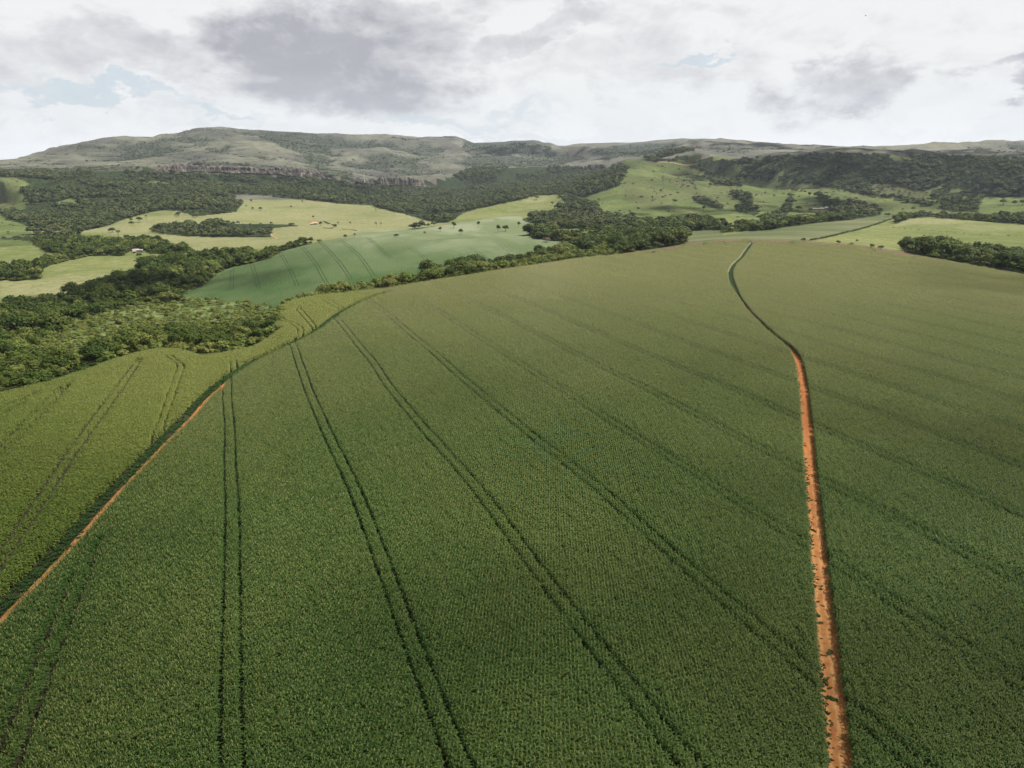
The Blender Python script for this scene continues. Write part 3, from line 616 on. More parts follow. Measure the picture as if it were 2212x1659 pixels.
def ribbon(name, P, offs0, offs1, dz, material, nx=6, jit=.2, seed=1.0):
    n = side(P); V_ = []; cols = np.linspace(0, 1, nx)
    for i, t in enumerate(cols):
        e0 = offs0 + jit * fbm(P[:, 0], P[:, 1], 4.0, 3, .6, seed); e1 = offs1 + jit * fbm(P[:, 0], P[:, 1], 4.0, 3, .6, seed + 9)
        q = P + n * (e0 * (1 - t) + e1 * t)[:, None]
        z = height(q[:, 0], q[:, 1]) + dz - (0.05 if i in (0, nx - 1) else 0) + .03 * fbm(q[:, 0], q[:, 1], 1.5, 2, .5, 3)
        V_.append(np.stack([q[:, 0], q[:, 1], z], 1))
    V_ = np.stack(V_, 1); m_, k_ = V_.shape[:2]; id_ = np.arange(m_ * k_).reshape(m_, k_)
    f = np.stack([id_[:-1, :-1], id_[:-1, 1:], id_[1:, 1:], id_[1:, :-1]], -1).reshape(-1, 4)
    me = mesh_from(name, V_.reshape(-1, 3), f, material, True); at_ = me.attributes.new('across', 'FLOAT', 'POINT'); at_.data.foreach_set('value', np.tile(cols, m_).astype(np.float32))
    o = obj(name, me); o['kind'] = 'structure'; return o
nb = int(len(RC) * .0)
ribbon('dirt_road', RC, -RH - .3, RH + .3, .10, MAT_ROAD)
rr_l = np.hypot(LC[:, 0], LC[:, 1])
cutL = np.argmin(np.abs(LC[:, 1] - at(494, 810, CANOPY)[1]))
ribbon('dirt_road', LC[:cutL], -2.35, 0.3, .10, MAT_ROAD, 5, .25, 5.0)

# ---------------------------------------------------------------- tramlines
TD = np.array([-math.sin(math.radians(21.3)), math.cos(math.radians(21.3))]); TN = np.array([TD[1], -TD[0]])
T0 = np.array([-31.7, 66.0]) @ TN; TS = 24.0 * 1.0
def left_pair(a, b): return (trace(a), trace(b))
LP = []
for a_, b_ in [([(-90, 1300), (0, 1177), (70, 1075), (139, 975), (190, 905), (245, 835), (287, 780), (300, 770)], [(-90, 1345), (0, 1217), (80, 1100), (161, 975), (212, 905), (262, 838), (301, 778), (312, 768)]),
               ([(319, 958), (345, 892), (366, 830), (383, 786), (378, 778), (362, 770), (350, 764)], [(350, 920), (372, 860), (389, 810), (399, 783), (385, 779), (375, 768), (363, 762)]),
               ([(-60, 1010), (0, 955), (60, 898), (110, 850), (136, 827)], [(-60, 1040), (0, 978), (70, 910), (120, 858), (150, 825)]),
               ([(-60, 905), (0, 880), (60, 852), (100, 836)], [(-60, 925), (0, 893), (60, 862)]),
               ([(496, 800), (497, 778)], [(511, 796), (510, 774)]),
               ([(678, 711), (655, 684), (638, 664), (648, 655)], [(684, 705), (664, 680), (647, 661), (656, 653)]),
               ([(734, 668), (712, 654), (691, 644)], [(744, 664), (722, 651), (703, 642)]),
               ([(656, 653), (638, 667), (603, 684), (607, 691), (630, 699), (643, 708), (644, 718), (630, 731), (600, 747)], [(660, 655), (645, 668), (612, 684), (616, 690), (640, 697), (655, 706), (656, 716), (640, 730), (610, 747)])]:
    LP += [trace(a_), trace(b_)]
LP = [smooth_line(p, 1.0, 3) for p in LP]
LP = [p[::4] for p in LP]
RCs, LMs = RC[::4], LMID[::4]
xl = np.interp  # position left/right of the left road, by distance
def leftof(P, x, y):
    """signed: >0 to the right of the polyline (roads run away from the camera)"""
    return x - np.interp(y, P[:, 1], P[:, 0], left=P[0, 0] , right=P[-1, 0])
def free(x, y, zone):
    """distance to the nearest bare thing; negative inside it"""
    a = np.arctan2(x, y); r = np.hypot(x, y); c = np.interp(a, AZ, CREST)
    d = np.full(x.shape, 1e9)
    d = np.minimum(d, polydist(RCs, x, y) - (RH - .5 * sst(y, 235, 290) + .8 * sst(y, 380, 430))); d = np.minimum(d, polydist(LMs, x, y) - LW / 2 + .25 * fbm(x, y, 3.0, 2, .5, 2.0))
    w_ = sst(a, math.radians(5), math.radians(13)) * (1 - .6 * sst(a, math.radians(27), math.radians(33)))
    d = np.minimum(d, c - 4 - w_ * 42 + (1.5 + 42 * w_) * fbm(x, y, 7, 3, .7, 6.) - r)
    if zone != 'left':
        s = x * TN[0] + y * TN[1] - T0 + 1.1 * fbm(x, y, 70, 2, .5, 33.0)
        k = np.round(s / TS); o_ = np.abs(s - k * TS)
        gp = np.where(k <= 3, .36, .30) + .12 * fbm(x, y, 2.2, 2, .6, 50.0)
        gp = np.where(k >= 3, gp + .02 + .14 * fbm(x, y, 14, 2, .6, 51.0), gp)
        gp = np.where(k < 0, gp + .20 + .12 * fbm(x, y, 12, 2, .6, 52.0), gp)
        gp = np.where(k >= 5, gp + .10, gp)
        gp = np.where((k < 0) & (polydist(LMs, x, y) < LW / 2 + 3.5), -.5, gp)
        d = np.minimum(d, np.abs(o_ - 1.25) - gp)
    else:
        for ip, p in enumerate(LP): d = np.minimum(d, polydist(p, x, y) - (.85 if ip in (0, 1, 4, 5, 6, 7) else .46) + .12 * fbm(x, y, 2.2, 2, .6, 50.0))
    return d

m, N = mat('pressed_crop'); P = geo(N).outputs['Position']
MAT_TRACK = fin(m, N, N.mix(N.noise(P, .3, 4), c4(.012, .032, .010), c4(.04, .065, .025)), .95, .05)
def wheel_track(pts, w=.8):
    P_ = smooth_line(trace(pts, 0), 3.0, 3); return P_
tk = []
for a_, b_ in [([(603, 548), (622, 580), (640, 618)], [(608, 546), (628, 580), (647, 618)]), ([(650, 535), (680, 572), (704, 616)], [(655, 533), (687, 572), (711, 614)]), ([(690, 525), (730, 568), (756, 606)], [(695, 524), (736, 566), (762, 604)]),
               ([(730, 519), (770, 550), (804, 598)], [(736, 518), (777, 550), (811, 597)]), ([(790, 513), (830, 548), (843, 560)], [(796, 513), (836, 548), (850, 560)]), ([(499, 584), (497, 625)], [(505, 580), (504, 625)]), ([(541, 572), (556, 625)], [(548, 570), (563, 625)]),
               ([(905, 522), (1000, 514), (1060, 511), (1120, 513)], None), ([(970, 540), (1000, 552)], None), ([(1010, 535), (1050, 560)], [(1018, 535), (1058, 560)]), ([(1060, 522), (1100, 545)], [(1068, 521), (1108, 544)]), ([(880, 535), (930, 575)], [(888, 535), (938, 575)])]:
    for q_ in (a_, b_):
        if q_ is not None: tk.append(smooth_line(trace(q_, 0), 3.0, 3))
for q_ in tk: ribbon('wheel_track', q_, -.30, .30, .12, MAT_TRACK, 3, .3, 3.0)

# ---------------------------------------------------------------- maize
LEAF_ROWS = 9
def leaf_strips(n_pl, pos, rng, hgt=2.1, nl=8, wide=.125, ln=.74, tass=True, seg=3):
    """many plants in one mesh: returns verts, quads, material ids"""
    Vs, Fs, Ms = [], [], []; base = 0; hgt = hgt * np.clip(rng.normal(1.0, .085, len(pos)), .7, 1.2)
    for i in range(nl):
        k = len(pos); th = rng.uniform(0, 2 * math.pi, k) if i % 2 == 0 else (th + math.pi + rng.normal(0, .5, k))
        h0 = hgt * (.30 + .62 * i / max(1, nl - 1)) * rng.uniform(.92, 1.06, k)
        L = ln * rng.uniform(.75, 1.25, k) * (1.0 if i < nl - 1 else .7); w = wide * rng.uniform(.8, 1.2, k)
        cx, sx = np.cos(th), np.sin(th); pts = []
        lift = rng.uniform(.5, .95, k); droop = rng.uniform(.5, 1.3, k)
        for s in range(seg + 1):
            t = s / seg; hx = L * (t - .12 * t * t); hz = L * (lift * t - droop * t * t)
            wd = w * (.45 if s == 0 else (1.0 if s < seg else .12)) * .5
            px = pos[:, 0] + cx * hx; py = pos[:, 1] + sx * hx; pz = h0 + hz
            pts.append(np.stack([px - sx * wd, py + cx * wd, pz], 1)); pts.append(np.stack([px + sx * wd, py - cx * wd, pz - wd * .5], 1))
        Pm = np.stack(pts, 1); Vs.append(Pm.reshape(-1, 3)); nn = 2 * (seg + 1)
        o_ = base + np.arange(k)[:, None] * nn
        for s in range(seg): Fs.append(np.stack([o_[:, 0] + 2 * s, o_[:, 0] + 2 * s + 1, o_[:, 0] + 2 * s + 3, o_[:, 0] + 2 * s + 2], 1)); Ms.append(np.zeros(k, int))
        base += k * nn
    k = len(pos)
    def strip(th, z0, z1, w, ox, oy, mi):
        nonlocal base
        cx, sx = np.cos(th) * w, np.sin(th) * w
        q = np.stack([np.stack([pos[:, 0] - cx, pos[:, 1] - sx, z0], 1), np.stack([pos[:, 0] + cx, pos[:, 1] + sx, z0], 1),
                      np.stack([pos[:, 0] + ox + cx, pos[:, 1] + oy + sx, z1], 1), np.stack([pos[:, 0] + ox - cx, pos[:, 1] + oy - sx, z1], 1)], 1)
        Vs.append(q.reshape(-1, 3)); Fs.append(base + np.arange(4 * k).reshape(k, 4)); Ms.append(np.full(k, mi)); base += 4 * k
    th = rng.uniform(0, 3.14, k); z = np.zeros(k)
    strip(th, z, z + hgt, .016, z, z, 1)
    if tass:
        for i in range(2):
            a_ = rng.uniform(0, 6.28, k); l_ = rng.uniform(.05, .16, k)
            strip(a_ + 1.57, z + hgt * .97, z + hgt + rng.uniform(.15, .38, k), .028, np.cos(a_) * l_, np.sin(a_) * l_, 2)
    return np.concatenate(Vs), np.concatenate(Fs), np.concatenate(Ms)
ROW, PL = .5, .25
def maize_proto(name, size, seed, mleaf, tassel=True):
    rng = np.random.default_rng(seed); nr = max(1, int(round(size / ROW))); npl = int(round(size / PL))
    xs = (np.arange(nr) + .5) * ROW - size / 2; ys = (np.arange(npl) + .5) * PL - size / 2
    P_ = np.array([(x, y) for x in xs for y in ys]); P_ += rng.normal(0, [.035, .05], P_.shape)
    keep = rng.random(len(P_)) > .12; P_ = P_[keep] if keep.sum() else P_
    v, f, mi = leaf_strips(len(P_), P_, rng, tass=tassel)
    # uneven stand: each plant's height varies
    me = mesh_from(name, v, f, mleaf, True); me.materials.append(MAT_STALK); me.materials.append(MAT_TASSEL)
    me.polygons.foreach_set('material_index', mi.astype(np.int32)); me.update()
    return proto(name, me)
LEVELS = [8.0, 4.0, 2.0, 1.0, .5]; NV = [3, 3, 4, 4, 5]
RA = math.radians(-3.0); cR, sR = math.cos(RA), math.sin(RA)
def field_tiles(zone):
    lo, hi = (-45, 45)
    S = 8.0; gx = np.arange(-560, 620, S); gy = np.arange(24, 800, S)
    cx, cy = [q.ravel() for q in np.meshgrid(gx + S / 2, gy + S / 2)]
    out = []
    for L, S in enumerate(LEVELS):
        x = cx * cR - cy * sR; y = cx * sR + cy * cR
        a = np.arctan2(x, y); r = np.hypot(x, y)
        ok = (np.abs(a) < math.radians(44)) & (r > 34) & (r < 800) & (y > 5)
        cx, cy, x, y, r = cx[ok], cy[ok], x[ok], y[ok], r[ok]
        ll = leftof(LMs, x, y); rl = leftof(RCs, x, y)
        endL = y > LMs[-1, 1]
        if zone == 'left': zk = (ll < S) & ~endL
        elif zone == 'mid': zk = (ll > -S) & (rl < S) | endL & (rl < S)
        else: zk = rl > -S
        cx, cy, x, y, r, ll, rl = [q[zk] for q in (cx, cy, x, y, r, ll, rl)]
        d = free(x, y, zone); hd = S * .7071
        whole = d > hd; dead = d < -hd
        if zone == 'left': zi = ll < -hd * .2
        elif zone == 'mid': zi = (ll > 0) | (y > LMs[-1, 1]); zi &= rl < 0
        else: zi = rl > 0
        last = (L == len(LEVELS) - 1) | ((L == 3) & (r > 560)) if L >= 3 else False
        last = np.broadcast_to(last, d.shape)
        take = (whole | (last & (d > 0))) & zi
        out.append((L, x[take], y[take]))
        sp = ~take & ~dead & ~last
        cx, cy = cx[sp], cy[sp]; q = S / 4
        cx = np.concatenate([cx - q, cx + q, cx - q, cx + q]); cy = np.concatenate([cy - q, cy - q, cy + q, cy + q])
        if len(cx) == 0: break
    return out
def plant_field(zone, mleaf, label):
    protos, off = [], []
    for L, S in enumerate(LEVELS):
        off.append(len(protos))
        for k in range(NV[L]): protos.append(maize_proto('maize_%02d' % (len(protos)), S, 100 + 10 * L + k, mleaf, zone != 'left'))
    P_, Rt, Sc, Ix = [], [], [], []
    for L, x, y in field_tiles(zone):
        n = len(x)
        if n == 0: continue
        e = 1.5; z = height(x, y); gx = (height(x + e, y) - height(x - e, y)) / (2 * e); gy = (height(x, y + e) - height(x, y - e)) / (2 * e)
        rz = RA + math.pi * RNG.integers(0, 2, n)
        # slope expressed in the tile's own turned frame
        lx = gx * np.cos(rz) + gy * np.sin(rz); ly = -gx * np.sin(rz) + gy * np.cos(rz)
        P_.append(np.stack([x, y, z], 1)); Rt.append(np.stack([np.arctan(ly), -np.arctan(lx), rz], 1))
        hs = 1.0 + .10 * fbm(x, y, 30, 3, .6, 60.) + (.05 * RNG.standard_normal(n) if L > 2 else 0)
        Sc.append(np.stack([np.ones(n), np.ones(n), hs], 1)); Ix.append(off[L] + RNG.integers(0, NV[L], n))
    instancer('maize_crop', np.concatenate(P_), np.concatenate(Rt), np.concatenate(Sc), np.concatenate(Ix), protos, label, 'maize')
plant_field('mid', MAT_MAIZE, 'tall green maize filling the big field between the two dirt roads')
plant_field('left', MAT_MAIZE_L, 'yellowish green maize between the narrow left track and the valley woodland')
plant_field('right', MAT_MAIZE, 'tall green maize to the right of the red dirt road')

# ---------------------------------------------------------------- verge grass on the road edges, overgrown road ends
def tuft_proto(name, n, rad, hgt, material, seed, w=.05):
    rng = np.random.default_rng(seed); th = rng.uniform(0, 6.28, n); q = rad * np.sqrt(rng.random(n)); x = q * np.cos(th); y = q * np.sin(th)
    h = hgt * rng.uniform(.5, 1, n) * (1.15 - .5 * q / rad); a = rng.uniform(0, 6.28, n); l = h * rng.uniform(.2, .8, n); ww = w * rng.uniform(.7, 1.4, n)
    dx, dy = np.cos(a), np.sin(a)
    P_ = np.stack([np.stack([x - dy * ww, y + dx * ww, 0 * x], 1), np.stack([x + dy * ww, y - dx * ww, 0 * x], 1),
                   np.stack([x + dy * ww + dx * l * .4, y - dx * ww + dy * l * .4, h * .8], 1), np.stack([x - dy * ww + dx * l * .4, y + dx * ww + dy * l * .4, h * .8], 1),
                   np.stack([x + dy * ww * .2 + dx * l, y - dx * ww * .2 + dy * l, h], 1), np.stack([x - dy * ww * .2 + dx * l, y + dx * ww * .2 + dy * l, h], 1)], 1)
    b = 6 * np.arange(n)[:, None]
    f = np.concatenate([b + np.array([0, 1, 2, 3]), b + np.array([3, 2, 4, 5])])
    return mesh_from(name, P_.reshape(-1, 3), f, material)
def scatter_line(P, o0, o1, per_m, rng, keep=None):
    n = side(P); i = rng.integers(0, len(P) - 1, int(len(P) * per_m)); o_ = rng.uniform(o0, o1, len(i)); q = P[i] + n[i] * o_[:, None] + rng.normal(0, .3, (len(i), 2))
    if keep is not None: q = q[keep(q, i)]
    return q
rng = np.random.default_rng(11)
tp = [proto('grass_%d' % i, tuft_proto('grass_tuft', 60, .45, .55, MAT_VERGE, 200 + i)) for i in range(4)]
far_i = int(np.argmin(np.abs(RC[:, 1] - at(1600, 643, CANOPY)[1])))
q1 = scatter_line(LC, -4.9, -2.6, 8, rng, lambda q, i: fbm(q[:, 0], q[:, 1], 6, 3, .6, 15.) > -.35); q2 = scatter_line(LC[cutL:], -4.8, -.6, 9, rng)
far_j = int(np.argmin(np.abs(RC[:, 1] - 385))); q3 = np.concatenate([scatter_line(RC[far_i:far_j], -.9, .5, 4, rng), scatter_line(RC[far_j:], -1.8, 1.8, 14, rng)]); q4 = scatter_line(RC, -1.8, -.7, 11, rng, lambda q, i: fbm(q[:, 0], q[:, 1], 12, 3, .6, 5.) > .0)
qq = np.concatenate([q1, q2, q3, q4]); big = np.concatenate([np.full(len(q1), .7), np.full(len(q2), 1.15), np.full(len(q3), 1.3), np.full(len(q4), .36)])
n = len(qq); s = rng.uniform(.6, 1.3, n) * big
instancer('verge_grass', np.stack([qq[:, 0], qq[:, 1], height(qq[:, 0], qq[:, 1]) + .05], 1), np.stack([np.zeros(n), np.zeros(n), rng.uniform(0, 6.28, n)], 1), np.stack([s, s, s], 1), rng.integers(0, 4, n), tp,
          'bright green grass along the edges of the dirt roads', 'grass')
# weed clumps that stand alone on the bare red road
wm = [tuft_proto('weed_leaves', 46 + 8 * i, .30, .26, MAT_WEED, 300 + i, .045) for i in range(6)]
NWD = 210; i_ = (12 + (far_i - 12) * rng.random(NWD) ** 1.6).astype(int); off = np.where(rng.random(NWD) < .5, rng.normal(-.85, .35, NWD), rng.uniform(-1.2, 1.1, NWD))
dens = (fbm(RC[i_, 0], RC[i_, 1], 25, 2, .5, 9.) + .9 * (RC[i_, 1] < 150)) > -.1
for j, (i0, o0) in enumerate(zip(i_[dens][:170], off[dens][:170])):
    p = RC[i0] + side(RC)[i0] * o0
    w_ = obj('weed_clump', wm[j % 6], loc=(p[0], p[1], float(height(p[0], p[1])) + .08)); w_.rotation_euler = (0, 0, rng.uniform(0, 6.28)); s_ = .3 + 1.1 * rng.random() ** 2; w_.scale = (s_ * rng.uniform(.7, 1.2), s_ * rng.uniform(1.1, 2.4), s_ * rng.uniform(.6, 1.1))
    tag(w_, 'small green weed clump growing on the bare red dirt road', 'weed', 'weed clumps on the red dirt road')
print('maize done')

# ---------------------------------------------------------------- trees
def crown_mesh(name, material, seed, nleaf, leaf, lobes=9, wide=.5, z0=.28, top=1.0, flat=.75, hollow=.55):
    """leaf clumps spread over several lobes of a crown; unit height, width about 2*wide"""
    rng = np.random.default_rng(seed); C_, R_ = [], []
    for k in range(lobes):
        t = rng.random(); a = rng.uniform(0, 6.28); q = wide * .62 * math.sqrt(rng.random())
        h = z0 + (top - z0) * (.25 + .6 * (1 - (q / wide) ** 1.2) * rng.uniform(.7, 1.05))
        C_.append((q * math.cos(a), q * math.sin(a), h)); R_.append(wide * rng.uniform(.34, .56))
    C_ = np.array(C_); R_ = np.array(R_); R_ = np.minimum(R_, (top - C_[:, 2]) / flat * .95 + .04)
    pr = R_ ** 2 / (R_ ** 2).sum(); li = rng.choice(lobes, nleaf, p=pr)
    d = rng.normal(size=(nleaf, 3)); d /= np.linalg.norm(d, axis=1)[:, None]; d[:, 2] = np.where(d[:, 2] < -.35, -d[:, 2], d[:, 2])
    rad = R_[li] * (hollow + (1 - hollow) * rng.random(nleaf) ** .5) * (1 + .18 * rng.standard_normal(nleaf))
    c = C_[li] + d * rad[:, None] * np.array([1, 1, flat])
    nrm = d * 1.3 + rng.normal(0, .30, (nleaf, 3)) + np.array([0, 0, .15]); nrm /= np.linalg.norm(nrm, axis=1)[:, None]
    t1 = np.cross(nrm, rng.normal(size=(nleaf, 3))); t1 /= np.linalg.norm(t1, axis=1)[:, None]; t2 = np.cross(nrm, t1)
    s = leaf * rng.uniform(.6, 1.4, nleaf)[:, None]; a1 = t1 * s; a2 = t2 * s * rng.uniform(.5, .9, nleaf)[:, None]
    V_ = np.stack([c - a1 - a2 * .4, c + a1 * .3 - a2, c + a1 + a2 * .5, c - a1 * .3 + a2], 1).reshape(-1, 3)
    return mesh_from(name, V_, np.arange(4 * nleaf).reshape(-1, 4), material)
def trunk_mesh(name, seed, h=.5, r=.028, limbs=4):
    rng = random.Random(seed); b = PB(); lean = (rng.uniform(-.04, .04), rng.uniform(-.04, .04))
    pts = [(0, 0, -.06), (lean[0] * .3, lean[1] * .3, h * .4), (lean[0], lean[1], h)]
    b.tube(pts, [r * 1.3, r, r * .6])
    for k in range(limbs):
        a = 6.28 * k / limbs + rng.uniform(-.4, .4); z0 = h * rng.uniform(.45, .85); q = rng.uniform(.16, .30)
        b.tube([(lean[0] * z0 / h, lean[1] * z0 / h, z0), (lean[0] + q * .5 * math.cos(a), lean[1] + q * .5 * math.sin(a), z0 + .12), (lean[0] + q * math.cos(a), lean[1] + q * math.sin(a), z0 + .27)], [r * .5, r * .38, r * .18], 5)
    return b.mesh(name, MAT_BARK, True)
SH = [dict(lobes=12, wide=.50, z0=.12, flat=.85), dict(lobes=14, wide=.56, z0=.16, flat=.75), dict(lobes=10, wide=.42, z0=.1, flat=1.0), dict(lobes=12, wide=.54, z0=.14, flat=.8), dict(lobes=15, wide=.62, z0=.2, flat=.68), dict(lobes=9, wide=.46, z0=.12, flat=.9)]
NEARC = [crown_mesh('crown', MAT_CROWN, 400 + i, 1500, .041, **SH[i]) for i in range(6)]
PALEC = [crown_mesh('crown', MAT_CROWN_L, 420 + i, 1300, .041, **SH[(i * 2 + 1) % 6]) for i in range(4)]
REDC = [crown_mesh('crown', MAT_CROWN_R, 440 + i, 650, .052, **SH[3]) for i in range(1)]
YELC = [crown_mesh('crown', MAT_CROWN_Y, 450, 420, .06, **SH[0])]
THINC = [crown_mesh('crown', MAT_CROWN_L, 460, 260, .045, lobes=9, wide=.42, z0=.3, flat=.8, hollow=.75), crown_mesh('crown', MAT_CROWN_R, 461, 200, .04, lobes=9, wide=.45, z0=.3, flat=.8, hollow=.8)]
TRUNKS = [trunk_mesh('trunk', 500 + i) for i in range(4)]
FARC = [crown_mesh('far_crown', MAT_CROWN_F, 470 + i, 170, .105, **SH[i]) for i in range(6)]
MIDC = [crown_mesh('mid_crown', MAT_CROWN, 480 + i, 380, .075, **SH[i]) for i in range(6)] + [crown_mesh('mid_crown', MAT_CROWN_L, 490 + i, 380, .075, **SH[i]) for i in range(3)]

def tree(u=None, v=None, h=9, kind='dark', label='', name='tree', cat='tree', group=None, xy=None, wide=1.0, k=None, bush=False, dz=0.0):
    x, y = xy if xy is not None else at(u, v)
    z = float(height(x, y)) + dz; e = bpy.data.objects.new(name, None); sc.collection.objects.link(e)
    e.location = (x, y, z); e.rotation_euler = (0, 0, random.uniform(0, 6.28)); e.scale = (h * wide, h * wide, h); e.empty_display_size = .1
    pool = {'dark': NEARC, 'pale': PALEC, 'red': REDC, 'yellow': YELC, 'thin': THINC}[kind]
    c = obj('crown', pool[(random.randrange(len(pool)) if k is None else k) % len(pool)], e)
    if bush: c.location = (0, 0, -.18)
    obj('trunk', TRUNKS[random.randrange(4)], e)
    tag(e, label, cat, group); return e

